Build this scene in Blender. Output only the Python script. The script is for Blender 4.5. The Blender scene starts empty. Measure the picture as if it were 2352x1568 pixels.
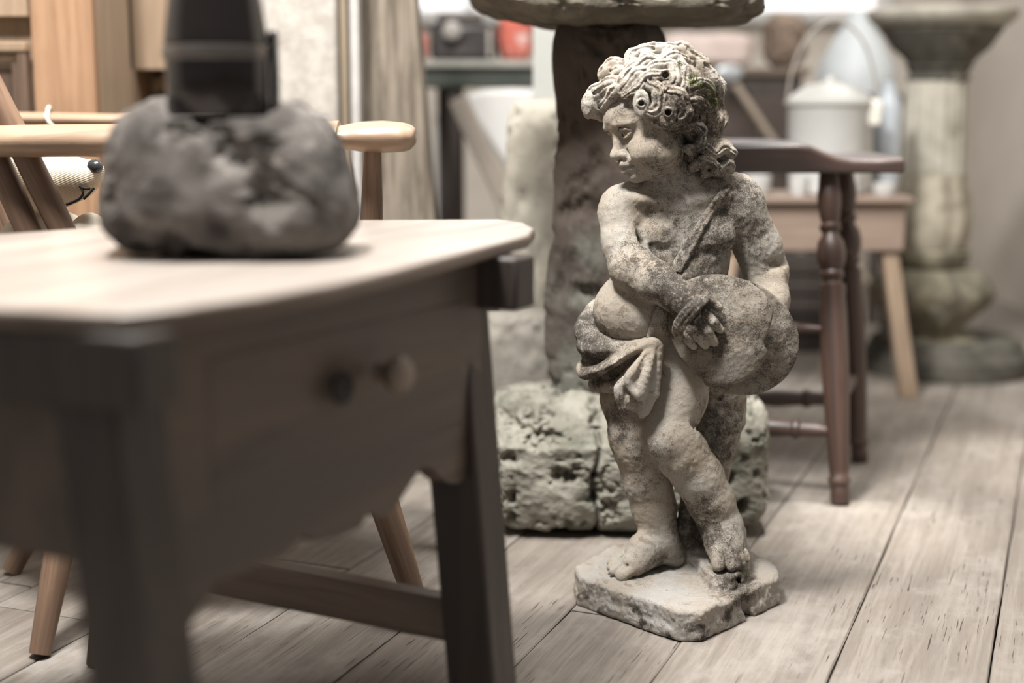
import bpy, bmesh, math, random
import numpy as np
from mathutils import Vector, Matrix, noise as mnoise
import openvdb

# ------------------------------------------------------------------ camera, world, light, exposure
scene = bpy.context.scene
col = scene.collection
HC, FPX, CX, CY, HOR = 0.73, 3267.0, 1176.0, 784.0, 230.0
PITCH = math.atan((CY - HOR) / FPX)
CAM = np.array([0.0, 0.0, HC])
cd = bpy.data.cameras.new('camera')
cam = bpy.data.objects.new('camera', cd)
col.objects.link(cam)
cam.location = (0, 0, HC)
cam.rotation_euler = (math.pi / 2 - PITCH, 0, 0)
cd.sensor_width = 36
cd.lens = 36 * FPX / 2352
cd.clip_start = 0.05
cd.dof.use_dof = True
cd.dof.focus_distance = 1.985
cd.dof.aperture_fstop = 1.55
cd.dof.aperture_blades = 0
scene.camera = cam

world = bpy.data.worlds.new('sky')
scene.world = world
world.use_nodes = True
wn = world.node_tree.nodes
wn['Background'].inputs[0].default_value = (1.0, 0.98, 0.955, 1)
wn['Background'].inputs[1].default_value = 0.21


def area(name, loc, target, sx, sy, power, color=(1, 0.975, 0.94)):
    ld = bpy.data.lights.new(name, 'AREA')
    ld.shape = 'RECTANGLE'
    ld.size, ld.size_y, ld.energy, ld.color = sx, sy, power, color
    o = bpy.data.objects.new(name, ld)
    col.objects.link(o)
    o.location = loc
    o.rotation_euler = (Vector(target) - Vector(loc)).to_track_quat('-Z', 'Y').to_euler()
    return o


area('skylight_light', (0.1, 1.85, 3.0), (0.25, 2.2, 0), 1.0, 0.8, 74)
area('statue_key_light', (-0.55, 1.2, 2.65), (0.24, 2.05, 0.4), 0.4, 0.4, 118, (1, 0.98, 0.945))  # unseen key lamp, added to brighten the statue from above left
area('back_window_light', (1.5, 4.6, 2.7), (0.9, 2.8, 0.0), 1.2, 1.2, 20, (1, 0.98, 0.95))



def spot(name, loc, target, deg, power, blend=1.0, r=0.05):
    ld = bpy.data.lights.new(name, 'SPOT')
    ld.energy, ld.spot_size, ld.spot_blend, ld.shadow_soft_size, ld.color = power, math.radians(deg), blend, r, (1, 0.96, 0.9)
    o = bpy.data.objects.new(name, ld)
    col.objects.link(o)
    o.location = loc
    o.rotation_euler = (Vector(target) - Vector(loc)).to_track_quat('-Z', 'Y').to_euler()


spot('floor_pool_spot', (0.75, 2.9, 2.8), (0.60, 2.40, 0), 11, 420)  # this and the next: unseen spots added to lay bright pools on the floor
spot('floor_pool_spot', (1.0, 3.0, 2.8), (1.05, 2.85, 0), 13, 220)
vs = scene.view_settings
vs.view_transform = 'Standard'
vs.look = 'None'
vs.gamma = 1.0
vs.use_curve_mapping = False
vs.exposure = 0.38

# ------------------------------------------------------------------ geometry of the view, used to measure the place
cp, sp_ = math.cos(PITCH), math.sin(PITCH)


def ray(u, v):
    a, b = (u - CX) / FPX, -(v - CY) / FPX
    return np.array([a, cp + b * sp_, -sp_ + b * cp])


def P(u, v, Y):
    d = ray(u, v)
    return CAM + d * (Y / d[1])


def G(u, v, h=0.0):
    d = ray(u, v)
    return CAM + d * ((h - HC) / d[2])


# ------------------------------------------------------------------ node helpers
class NT:
    def __init__(self, name):
        self.m = bpy.data.materials.new(name)
        self.m.use_nodes = True
        self.t = self.m.node_tree
        self.b = self.t.nodes['Principled BSDF']

    def n(self, typ, **kw):
        nd = self.t.nodes.new(typ)
        for k, v in kw.items():
            if k[0] == '_':
                nd.inputs[k[1:]].default_value = v
            else:
                setattr(nd, k, v)
        return nd

    def l(self, a, b):
        self.t.links.new(a, b)

    def coord(self, scale=(1, 1, 1), kind='Object'):
        tc = self.n('ShaderNodeTexCoord')
        mp = self.n('ShaderNodeMapping')
        mp.inputs['Scale'].default_value = scale
        self.l(tc.outputs[kind], mp.inputs['Vector'])
        return mp.outputs['Vector']

    def noise(self, vec, scale, detail=6, rough=0.6, dist=0.0):
        nd = self.n('ShaderNodeTexNoise')
        nd.inputs['Scale'].default_value = scale
        nd.inputs['Detail'].default_value = detail
        nd.inputs['Roughness'].default_value = rough
        nd.inputs['Distortion'].default_value = dist
        if vec is not None:
            self.l(vec, nd.inputs['Vector'])
        return nd.outputs['Fac']

    def voro(self, vec, scale, feature='F1'):
        nd = self.n('ShaderNodeTexVoronoi')
        nd.feature = feature
        nd.inputs['Scale'].default_value = scale
        self.l(vec, nd.inputs['Vector'])
        return nd.outputs['Distance']

    def ramp(self, fac, lo, hi, a=0.0, b=1.0, smooth=True):
        nd = self.n('ShaderNodeMapRange')
        nd.interpolation_type = 'SMOOTHSTEP' if smooth else 'LINEAR'
        nd.inputs['From Min'].default_value = lo
        nd.inputs['From Max'].default_value = hi
        nd.inputs['To Min'].default_value = a
        nd.inputs['To Max'].default_value = b
        self.l(fac, nd.inputs['Value'])
        return nd.outputs['Result']

    def math(self, op, a, b=None):
        nd = self.n('ShaderNodeMath', operation=op)
        for i, x in enumerate((a, b)):
            if x is None:
                continue
            if isinstance(x, (int, float)):
                nd.inputs[i].default_value = x
            else:
                self.l(x, nd.inputs[i])
        return nd.outputs[0]

    def mix(self, fac, a, b, blend='MIX'):
        nd = self.n('ShaderNodeMix', data_type='RGBA', blend_type=blend)
        for i, x in ((0, fac), (6, a), (7, b)):
            if isinstance(x, (int, float)):
                nd.inputs[i].default_value = x
            elif isinstance(x, tuple):
                nd.inputs[i].default_value = (*x[:3], 1)
            else:
                self.l(x, nd.inputs[i])
        return nd.outputs[2]

    def attr(self, name):
        return self.n('ShaderNodeAttribute', attribute_name=name).outputs['Fac']

    def bump(self, h, strength=0.3, dist=0.002, prev=None):
        nd = self.n('ShaderNodeBump')
        nd.inputs['Strength'].default_value = strength
        nd.inputs['Distance'].default_value = dist
        self.l(h, nd.inputs['Height'])
        if prev is not None:
            self.l(prev, nd.inputs['Normal'])
        return nd.outputs['Normal']

    def out(self, color, rough=0.8, normal=None, spec=0.3):
        if isinstance(color, tuple):
            self.b.inputs['Base Color'].default_value = (*color, 1)
        else:
            self.l(color, self.b.inputs['Base Color'])
        if isinstance(rough, (int, float)):
            self.b.inputs['Roughness'].default_value = rough
        else:
            self.l(rough, self.b.inputs['Roughness'])
        self.b.inputs['Specular IOR Level'].default_value = spec
        if normal is not None:
            self.l(normal, self.b.inputs['Normal'])
        return self.m


def mat_statue(name, tint=(0.73, 0.675, 0.595), bias=0.0):
    t = NT(name)
    v = t.coord()
    g = t.attr('grime')
    big = t.noise(v, 14, 4, 0.55)
    mid = t.noise(v, 55, 10, 0.78, 0.2)
    fine = t.noise(v, 620, 5, 0.8)
    c = t.mix(t.ramp(big, 0.38, 0.62), tint, (tint[0] * 0.93, tint[1] * 0.86, tint[2] * 0.79))
    c = t.mix(t.ramp(mid, 0.52, 0.66, 0, 0.5), c, (0.80, 0.765, 0.69))
    fl = t.noise(v, 38, 7, 0.66, 0.6)
    c = t.mix(t.ramp(fl, 0.60, 0.62, 0, 0.6, False), c, (0.37, 0.29, 0.215))
    # lichen and soot: fine grains whose density follows the stains
    s = t.math('ADD', t.math('MULTIPLY', t.math('SUBTRACT', mid, 0.5), 1.7), t.math('MULTIPLY', t.math('SUBTRACT', fine, 0.5), 1.55))
    s = t.math('ADD', s, t.math('MULTIPLY', t.math('ADD', g, bias - 0.53), 0.66))
    c = t.mix(t.ramp(s, -0.13, 0.02, 0, 0.62), c, (0.25, 0.21, 0.17))
    c = t.mix(t.ramp(s, 0.01, 0.22, 0, 0.80), c, (0.07, 0.061, 0.054))
    w = t.noise(v, 95, 8, 0.75)
    c = t.mix(t.math('MULTIPLY', t.ramp(w, 0.56, 0.66, 0, 0.85), t.math('MINIMUM', t.math('MULTIPLY', g, 1.5), 1.0)), c, (0.60, 0.56, 0.49))
    pit = t.ramp(t.noise(v, 700, 2, 0.5), 0.66, 0.71)
    c = t.mix(t.math('MULTIPLY', pit, 0.75), c, (0.09, 0.075, 0.055))
    n1 = t.bump(t.noise(v, 480, 6, 0.8), 1.0, 0.0030)
    n2 = t.bump(mid, 1.0, 0.010, n1)
    return t.out(c, 0.95, n2, 0.1)


def mat_stone(name, c1, c2, c3=None, scale=12, bump=0.01, spots=0.6, fine=90):
    t = NT(name)
    v = t.coord()
    a = t.noise(v, scale, 8, 0.65, 0.3)
    b = t.noise(v, fine, 8, 0.75)
    c = t.mix(t.ramp(a, 0.36, 0.64), c1, c2)
    if c3:
        c = t.mix(t.ramp(t.noise(v, scale * 0.7, 6, 0.6, 0.5), 0.52, 0.66, 0, 0.85), c, c3)
    c = t.mix(t.ramp(b, 0.55, 0.68, 0, spots), c, tuple(x * 0.35 for x in c2))
    c = t.mix(t.ramp(b, 0.42, 0.30, 0, spots * 0.6), c, tuple(min(1, x * 1.5) for x in c1))
    n = t.bump(b, 0.5, bump * 0.25)
    n = t.bump(a, 0.5, bump, n)
    return t.out(c, 0.9, n, 0.2)


def mat_wood(name, c1, c2, axis='Z', rough=0.55, scale=1.0, spec=0.4, cracks=0.0, coat=0.0, contrast=1.0):
    t = NT(name)
    st = {'X': (1.2, 22, 22), 'Y': (22, 1.2, 22), 'Z': (22, 22, 1.2)}[axis]
    v = t.coord(tuple(s * scale for s in st))
    a = t.noise(v, 1.4, 6, 0.6, 1.2)
    b = t.noise(v, 7, 6, 0.7, 0.2)
    c = t.mix(t.ramp(a, 0.5 - 0.16 / contrast, 0.5 + 0.16 / contrast), c1, c2)
    c = t.mix(t.ramp(b, 0.52, 0.75, 0, 0.45 * contrast), c, tuple(x * 0.45 for x in c2))
    v2 = t.coord(tuple(scale * 6 for s in st))
    c = t.mix(t.ramp(t.noise(v2, 1, 4, 0.6), 0.4, 0.7, 0, 0.3), c, tuple(x * 0.62 for x in c1))
    h = b
    if cracks > 0:
        sc = {'X': (3, 60, 60), 'Y': (60, 3, 60), 'Z': (60, 60, 3)}[axis]
        k = t.ramp(t.noise(t.coord(sc), 1, 3, 0.5, 0.4), 0.66, 0.70)
        c = t.mix(t.math('MULTIPLY', k, cracks), c, (0.03, 0.025, 0.02))
        h = t.math('SUBTRACT', b, k)
    n = t.bump(h, 0.35, 0.0015)
    m = t.out(c, rough, n, spec)
    t.b.inputs['Coat Weight'].default_value = coat
    t.b.inputs['Coat Roughness'].default_value = 0.3
    return m


def mat_plain(name, c, rough=0.6, spec=0.4, metal=0.0, var=0.15, scale=20, bump=0.0):
    t = NT(name)
    v = t.coord()
    a = t.noise(v, scale, 5, 0.6)
    cc = t.mix(t.ramp(a, 0.35, 0.65), c, tuple(x * (1 - var) for x in c))
    n = t.bump(a, 0.3, bump) if bump else None
    m = t.out(cc, rough, n, spec)
    t.b.inputs['Metallic'].default_value = metal
    return m


# ------------------------------------------------------------------ object helpers
def tag(o, label=None, cat=None, group=None, kind=None):
    if label: o['label'] = label
    if cat: o['category'] = cat
    if group: o['group'] = group
    if kind: o['kind'] = kind
    return o


def empty(name, loc, label, cat, group=None):
    o = bpy.data.objects.new(name, None)
    col.objects.link(o)
    o.location = loc
    o.empty_display_size = 0.05
    return tag(o, label, cat, group)


def link_mesh(name, verts, faces, mat, parent=None, origin=None, rot=None, smooth=True, attrs=None, label=None):
    """verts in world space; origin (and rot, a 3x3) define the object's own frame"""
    V = np.asarray(verts, dtype=np.float64)
    origin = V.mean(axis=0) if origin is None else np.asarray(origin, float)
    R = np.eye(3) if rot is None else np.asarray(rot, float)
    L = (V - origin) @ R
    me = bpy.data.meshes.new(name)
    F = np.asarray(faces) if not isinstance(faces, list) else None
    if F is not None and F.ndim == 2:
        nf, k = F.shape
        me.vertices.add(len(L))
        me.vertices.foreach_set('co', L.astype(np.float32).ravel())
        me.loops.add(nf * k)
        me.loops.foreach_set('vertex_index', F.astype(np.int32).ravel())
        me.polygons.add(nf)
        me.polygons.foreach_set('loop_start', np.arange(0, nf * k, k, dtype=np.int32))
        me.polygons.foreach_set('loop_total', np.full(nf, k, dtype=np.int32))
        me.update(calc_edges=True)
        me.validate()
    else:
        me.from_pydata([tuple(x) for x in L], [], [tuple(int(i) for i in f) for f in faces])
        me.update()
    if attrs:
        for an, av in attrs.items():
            at = me.attributes.new(an, 'FLOAT', 'POINT')
            at.data.foreach_set('value', np.asarray(av, dtype=np.float32))
    me.polygons.foreach_set('use_smooth', np.full(len(me.polygons), smooth))
    me.materials.append(mat)
    o = bpy.data.objects.new(name, me)
    col.objects.link(o)
    M = Matrix.Translation(Vector(origin)) @ Matrix([list(r) for r in R]).to_4x4()
    if parent is not None:
        o.parent = parent
        bpy.context.view_layer.update()
        o.matrix_local = world_of(parent).inverted() @ M
    else:
        o.matrix_local = M
    if label: o['label'] = label
    return o


def world_of(o):
    m = o.matrix_local.copy()
    p = o.parent
    while p is not None:
        m = p.matrix_local @ m
        p = p.parent
    return m


class MB:
    """collects shapes in world space, builds ONE mesh object"""
    def __init__(self):
        self.v, self.f = [], []

    def add(self, v, f):
        n = len(self.v)
        self.v.extend([tuple(x) for x in v])
        self.f.extend([tuple(i + n for i in q) for q in f])
        return self

    def hexa(self, bot, top):
        """two loops of n points"""
        n = len(bot)
        v = list(bot) + list(top)
        f = [tuple(range(n))[::-1], tuple(range(n, 2 * n))]
        for i in range(n):
            j = (i + 1) % n
            f.append((i, j, n + j, n + i))
        return self.add(v, f)

    def box(self, c, s, R=None):
        c = np.asarray(c, float)
        R = np.eye(3) if R is None else np.asarray(R)
        x, y, z = np.asarray(s, float) / 2
        q = [(-x, -y), (x, -y), (x, y), (-x, y)]
        return self.hexa([c + R @ np.array([a, b, -z]) for a, b in q], [c + R @ np.array([a, b, z]) for a, b in q])

    def tube(self, pts, rad, n=16, flat=1.0, up=None):
        pts = [np.asarray(p, float) for p in pts]
        rad = [rad] * len(pts) if isinstance(rad, (int, float)) else list(rad)
        rings = []
        ref = np.array([0, 0, 1.0]) if up is None else np.asarray(up, float)
        t0 = pts[-1] - pts[0]
        if up is None and abs(t0[2]) > 0.8 * np.linalg.norm(t0):
            ref = np.array([1.0, 0, 0])
        for i, p in enumerate(pts):
            t = pts[min(i + 1, len(pts) - 1)] - pts[max(i - 1, 0)]
            t = t / (np.linalg.norm(t) + 1e-9)
            a = np.cross(ref, t); a /= np.linalg.norm(a) + 1e-9
            b = np.cross(t, a)
            rings.append([p + rad[i] * (math.cos(q) * a + flat * math.sin(q) * b) for q in np.linspace(0, 2 * math.pi, n, endpoint=False)])
        v = [x for r in rings for x in r]
        f = [tuple(range(n))[::-1], tuple(range((len(rings) - 1) * n, len(rings) * n))]
        for i in range(len(rings) - 1):
            for j in range(n):
                k = (j + 1) % n
                f.append((i * n + j, i * n + k, (i + 1) * n + k, (i + 1) * n + j))
        return self.add(v, f)

    def lathe(self, base, prof, n=48, axis=(0, 0, 1), lobes=0, amp=0.0):
        """prof: list of (radius, height)"""
        ax = np.asarray(axis, float); ax /= np.linalg.norm(ax)
        ref = np.array([1.0, 0, 0]) if abs(ax[0]) < 0.9 else np.array([0, 1.0, 0])
        a = np.cross(ax, ref); a /= np.linalg.norm(a); b = np.cross(ax, a)
        base = np.asarray(base, float)
        v = []
        for r, h in prof:
            for q in np.linspace(0, 2 * math.pi, n, endpoint=False):
                rr = r * (1 + amp * math.cos(lobes * q)) if lobes else r
                v.append(base + ax * h + rr * (math.cos(q) * a + math.sin(q) * b))
        f = []
        m = len(prof)
        for i in range(m - 1):
            for j in range(n):
                k = (j + 1) % n
                f.append((i * n + j, i * n + k, (i + 1) * n + k, (i + 1) * n + j))
        f.append(tuple(range(n))[::-1]); f.append(tuple(range((m - 1) * n, m * n)))
        return self.add(v, f)

    def build(self, name, mat, parent=None, bevel=0.0, smooth=False, sub=0, label=None, rot=None, origin=None, seg=2, disp=None):
        V = np.array(self.v)
        o = link_mesh(name, V, self.f, mat, parent, origin, rot, smooth, None, label)
        bm = bmesh.new(); bm.from_mesh(o.data)
        bmesh.ops.recalc_face_normals(bm, faces=bm.faces)
        bm.to_mesh(o.data); bm.free()
        if bevel > 0:
            b = o.modifiers.new('bevel', 'BEVEL'); b.width = bevel; b.segments = seg; b.limit_method = 'ANGLE'; b.angle_limit = math.radians(35)
            b.harden_normals = False
        if sub:
            s = o.modifiers.new('sub', 'SUBSURF'); s.levels = sub; s.render_levels = sub
        if smooth or bevel:
            o.data.polygons.foreach_set('use_smooth', np.full(len(o.data.polygons), True))
            # keep flats flat: sharp edges by angle
            bm = bmesh.new(); bm.from_mesh(o.data)
            for e in bm.edges:
                if len(e.link_faces) == 2 and e.calc_face_angle(0) > math.radians(38):
                    e.smooth = False
            bm.to_mesh(o.data); bm.free()
        return o


def frame(zdir, xhint=(1, 0, 0)):
    z = np.asarray(zdir, float); z /= np.linalg.norm(z)
    x = np.asarray(xhint, float); x = x - z * x.dot(z)
    if np.linalg.norm(x) < 1e-4:
        x = np.array([0, 1.0, 0]); x = x - z * x.dot(z)
    x /= np.linalg.norm(x)
    y = np.cross(z, x)
    return np.stack([x, y, z], axis=1)


# ------------------------------------------------------------------ numpy noise (lattice) for shaping stone
def lattice_noise(pts, scale, seed):
    rs = np.random.RandomState(seed)
    T = rs.rand(32, 32, 32).astype(np.float32) * 2 - 1
    q = pts * scale + 1000.0
    i = np.floor(q).astype(int)
    f = q - i
    f = f * f * (3 - 2 * f)
    i &= 31
    j = (i + 1) & 31
    x0, y0, z0 = i[:, 0], i[:, 1], i[:, 2]
    x1, y1, z1 = j[:, 0], j[:, 1], j[:, 2]
    fx, fy, fz = f[:, 0], f[:, 1], f[:, 2]
    a = T[x0, y0, z0] * (1 - fx) + T[x1, y0, z0] * fx
    b = T[x0, y1, z0] * (1 - fx) + T[x1, y1, z0] * fx
    c = T[x0, y0, z1] * (1 - fx) + T[x1, y0, z1] * fx
    d = T[x0, y1, z1] * (1 - fx) + T[x1, y1, z1] * fx
    return (a * (1 - fy) + b * fy) * (1 - fz) + (c * (1 - fy) + d * fy) * fz


def fbm(pts, scale, octaves=5, seed=0, gain=0.5):
    o = np.zeros(len(pts)); a = 1.0
    for k in range(octaves):
        o += a * lattice_noise(pts, scale * 2 ** k, seed + k)
        a *= gain
    return o


def cube_sphere(n):
    """unit cube surface grid"""
    V, F = {}, []
    verts = []
    def idx(p):
        k = tuple(np.round(p * n).astype(int))
        if k not in V:
            V[k] = len(verts); verts.append(p)
        return V[k]
    g = np.linspace(-1, 1, n + 1)
    for ax in range(3):
        for s in (-1, 1):
            ids = np.zeros((n + 1, n + 1), int)
            for i in range(n + 1):
                for j in range(n + 1):
                    p = np.zeros(3); p[ax] = s; p[(ax + 1) % 3] = g[i]; p[(ax + 2) % 3] = g[j]
                    ids[i, j] = idx(p)
            for i in range(n):
                for j in range(n):
                    q = (ids[i, j], ids[i + 1, j], ids[i + 1, j + 1], ids[i, j + 1])
                    F.append(q if s > 0 else q[::-1])
    return np.array(verts), np.array(F)


_CS = {}


def rock(name, center, half, mat, parent=None, n=40, power=5.0, amp=0.02, freq=8, seed=1, warp=None, pits=0.0, label=None, flat_bottom=True, ridge=0.0, ridge_freq=22):
    if n not in _CS:
        _CS[n] = cube_sphere(n)
    V, F = _CS[n]
    V = V.copy()
    L = (np.abs(V) ** power).sum(axis=1) ** (1 / power)
    N = V / L[:, None]
    p = N * np.asarray(half)
    nn = N * np.abs(N) ** (power - 2) / np.asarray(half)
    nn /= np.linalg.norm(nn, axis=1)[:, None]
    w = p + np.asarray(center)
    d = amp * fbm(w, freq, 5, seed)
    if pits:
        r = fbm(w, ridge_freq, 4, seed + 20, 0.55)
        d += pits * (-np.clip(r, 0.12, 1.2) + 0.12) * 1.2
    if ridge:
        d += ridge * (1 - 2 * np.abs(fbm(w * np.array([1, 1, 1.3]), ridge_freq * 0.6, 4, seed + 40)))
    w = w + nn * d[:, None]
    if warp is not None:
        w = warp(w)
    if flat_bottom:
        zb = center[2] - half[2]
        w[:, 2] = np.maximum(w[:, 2], zb + 0.0)
    return link_mesh(name, w, F, mat, parent, origin=(center[0], center[1], center[2]), label=label)


# ------------------------------------------------------------------ SDF sculpting
S = 0.000621


class Field:
    def __init__(self, lo, hi, h):
        self.lo = np.asarray(lo, float); self.h = h
        self.n = np.ceil((np.asarray(hi) - self.lo) / h).astype(int)
        self.a = np.full(self.n, 0.06, np.float32)

    def sub(self, lo, hi, m):
        i0 = np.clip(np.floor((np.asarray(lo) - m - self.lo) / self.h).astype(int), 0, self.n)
        i1 = np.clip(np.ceil((np.asarray(hi) + m - self.lo) / self.h).astype(int) + 1, 0, self.n)
        if (i1 <= i0).any():
            return None
        sl = tuple(slice(a, b) for a, b in zip(i0, i1))
        g = [(self.lo[k] + self.h * np.arange(i0[k], i1[k])).astype(np.float32) for k in range(3)]
        return sl, g[0][:, None, None], g[1][None, :, None], g[2][None, None, :]

    def comb(self, sl, d, k, mode):
        a = self.a[sl]
        k = max(k, 1e-6)
        if mode == 'add':
            h = np.clip(0.5 + 0.5 * (d - a) / k, 0, 1)
            self.a[sl] = d + (a - d) * h - k * h * (1 - h)
        else:
            d = -d
            h = np.clip(0.5 - 0.5 * (d - a) / k, 0, 1)
            self.a[sl] = d + (a - d) * h + k * h * (1 - h)

    def cap(self, a, b, ra, rb, k=0.004, mode='add'):
        a = np.asarray(a, float); b = np.asarray(b, float)
        r = max(ra, rb)
        q = self.sub(np.minimum(a, b) - r, np.maximum(a, b) + r, k + 0.012)
        if q is None: return
        sl, X, Y, Z = q
        ba = b - a; L2 = max(ba.dot(ba), 1e-12)
        t = np.clip(((X - a[0]) * ba[0] + (Y - a[1]) * ba[1] + (Z - a[2]) * ba[2]) / L2, 0, 1)
        d = np.sqrt((X - a[0] - t * ba[0]) ** 2 + (Y - a[1] - t * ba[1]) ** 2 + (Z - a[2] - t * ba[2]) ** 2) - (ra + t * (rb - ra))
        self.comb(sl, d, k, mode)

    def chain(self, pts, rad, k=0.004, mode='add'):
        for i in range(len(pts) - 1):
            self.cap(pts[i], pts[i + 1], rad[i], rad[i + 1], k if i == 0 else max(k, 0.002), mode)

    def ell(self, c, r, R=None, k=0.004, mode='add'):
        c = np.asarray(c, float); r = np.asarray(r, float)
        m = r.max()
        q = self.sub(c - m, c + m, k + 0.012)
        if q is None: return
        sl, X, Y, Z = q
        x, y, z = X - c[0], Y - c[1], Z - c[2]
        if R is not None:
            R = np.asarray(R)
            x, y, z = (x * R[0, 0] + y * R[1, 0] + z * R[2, 0], x * R[0, 1] + y * R[1, 1] + z * R[2, 1], x * R[0, 2] + y * R[1, 2] + z * R[2, 2])
        k0 = np.sqrt((x / r[0]) ** 2 + (y / r[1]) ** 2 + (z / r[2]) ** 2)
        k1 = np.sqrt((x / r[0] ** 2) ** 2 + (y / r[1] ** 2) ** 2 + (z / r[2] ** 2) ** 2) + 1e-9
        self.comb(sl, k0 * (k0 - 1) / k1, k, mode)

    def torus(self, c, axis, R, r, k=0.002, mode='add', squash=1.0):
        c = np.asarray(c, float)
        q = self.sub(c - R - r, c + R + r, k + 0.012)
        if q is None: return
        sl, X, Y, Z = q
        F = frame(axis)
        x, y, z = X - c[0], Y - c[1], Z - c[2]
        lx = x * F[0, 0] + y * F[1, 0] + z * F[2, 0]
        ly = x * F[0, 1] + y * F[1, 1] + z * F[2, 1]
        lz = x * F[0, 2] + y * F[1, 2] + z * F[2, 2]
        d = np.sqrt((np.sqrt(lx ** 2 + (ly * squash) ** 2) - R) ** 2 + lz ** 2) - r
        self.comb(sl, d, k, mode)

    def prism(self, poly, z0, z1, rnd=0.003, k=0.003):
        """poly: CCW list of (x, y)"""
        poly = np.asarray(poly, float)
        lo = np.array([*poly.min(axis=0), z0]); hi = np.array([*poly.max(axis=0), z1])
        q = self.sub(lo, hi, 0.02)
        sl, X, Y, Z = q
        X2, Y2 = X[:, :, 0], Y[:, :, 0]
        d2 = None; inside = np.ones(np.broadcast(X2, Y2).shape, bool)
        n = len(poly); dd = np.full(inside.shape, 1e9); s = np.ones(inside.shape)
        for i in range(n):
            a, b = poly[i], poly[(i + 1) % n]
            e = b - a
            wx, wy = X2 - a[0], Y2 - a[1]
            t = np.clip((wx * e[0] + wy * e[1]) / e.dot(e), 0, 1)
            dd = np.minimum(dd, (wx - e[0] * t) ** 2 + (wy - e[1] * t) ** 2)
            c1 = (Y2 >= a[1]) & (Y2 < b[1]) & (e[0] * wy > e[1] * wx) if False else None
            cond1 = (Y2 >= a[1]); cond2 = (Y2 < b[1]); cond3 = (e[0] * wy > e[1] * wx)
            flip = (cond1 & cond2 & cond3) | (~cond1 & ~cond2 & ~cond3)
            s = np.where(flip, -s, s)
        d2 = (np.sqrt(dd) * s)[:, :, None] + rnd
        dz = np.abs(Z - (z0 + z1) / 2) - (z1 - z0) / 2 + rnd
        d = np.minimum(np.maximum(d2, dz), 0) + np.sqrt(np.maximum(d2, 0) ** 2 + np.maximum(dz, 0) ** 2) - rnd
        self.comb(sl, d.astype(np.float32), k, 'add')

    def noise(self, cell, amp, seed):
        rs = np.random.RandomState(seed)
        M = []
        dims = []
        for k in range(3):
            x = np.arange(self.n[k]) * self.h / cell
            i = np.floor(x).astype(int); f = x - i; f = f * f * (3 - 2 * f)
            m = np.zeros((self.n[k], i.max() + 2), np.float32)
            m[np.arange(self.n[k]), i] = 1 - f
            m[np.arange(self.n[k]), i + 1] = f
            M.append(m); dims.append(m.shape[1])
        T = (rs.rand(*dims) * 2 - 1).astype(np.float32)
        A = np.tensordot(M[0], T, (1, 0))
        A = np.einsum('jb,abc->ajc', M[1], A, optimize=True)
        A = np.einsum('kc,ajc->ajk', M[2], A, optimize=True)
        self.a += amp * A

    def val(self, p):
        i = np.round((np.asarray(p) - self.lo) / self.h).astype(int)
        if (i < 0).any() or (i >= self.n).any():
            return 0.06
        return float(self.a[tuple(i)])

    def hit(self, u, v, lift=0.0, y0=1.75, y1=2.35):
        d = ray(u, v)
        for Y in np.arange(y0, y1, self.h * 0.7):
            p = CAM + d * (Y / d[1])
            if self.val(p) < 0:
                return p - d * lift
        return None

    def mesh(self):
        g = openvdb.FloatGrid(0.06)
        g.copyFromArray(self.a)
        pts, quads = g.convertToQuads(isovalue=0.0)
        pts = np.asarray(pts, float) * self.h + self.lo
        quads = np.asarray(quads).astype(np.int64)
        # orientation: make outward
        a, b, c = pts[quads[:, 0]], pts[quads[:, 1]], pts[quads[:, 2]]
        vol = np.einsum('ij,ij->i', a, np.cross(b, c)).sum()
        if vol < 0:
            quads = quads[:, ::-1]
        return pts, quads

# ------------------------------------------------------------------ the statue
Y0 = 2.03


def W(u, v, d=0.0):
    return P(u, v, Y0 + d * S)


def px(*a):
    return [x * S for x in a]


GRIME = []  # (u, v, radius, strength, depth)
for g_ in [(1480, 605, 55, .45), (1530, 650, 60, .75), (1575, 700, 60, .85), (1600, 740, 50, .5), (1610, 655, 50, .6),
           (1690, 475, 70, .62), (1650, 545, 60, .55), (1590, 570, 60, .45), (1500, 530, 50, .25), (1520, 480, 60, .25), (1730, 450, 50, .5), (1760, 520, 30, .4),
           (1765, 600, 35, .4), (1745, 560, 30, .3), (1425, 590, 45, .3),
           (1360, 225, 40, .25), (1400, 245, 35, .3), (1440, 190, 40, .2), (1510, 210, 40, .5), (1545, 260, 50, .65), (1600, 230, 45, .6), (1620, 290, 45, .65), (1640, 375, 50, .35), (1600, 350, 60, .45), (1590, 170, 40, .3), (1650, 230, 50, .35), (1570, 300, 30, .35),
           (1500, 368, 45, .45), (1440, 240, 30, .35), (1450, 290, 30, .2), (1540, 420, 40, .3),
           (1345, 735, 40, .75), (1340, 790, 45, .95), (1370, 830, 40, .6), (1355, 880, 40, .65), (1410, 860, 30, .6), (1390, 780, 30, .5), (1440, 790, 30, .35),
           (1415, 960, 45, .7), (1430, 1010, 40, .45), (1480, 1100, 40, .4), (1490, 1150, 30, .35), (1465, 1060, 30, .3), (1520, 1290, 35, .6), (1470, 1320, 25, .55),
           (1530, 1030, 45, .45), (1600, 1100, 40, .25), (1635, 1160, 35, .55), (1650, 1240, 50, .5), (1690, 1290, 40, .5), (1700, 1350, 50, .75), (1668, 1345, 48, .75),
           (1650, 960, 60, .5), (1670, 1030, 50, .6), (1600, 1230, 50, .7), (1580, 1180, 40, .6), (1560, 720, 25, .3), (1545, 770, 20, .45)]:
    GRIME.append(g_)


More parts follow.
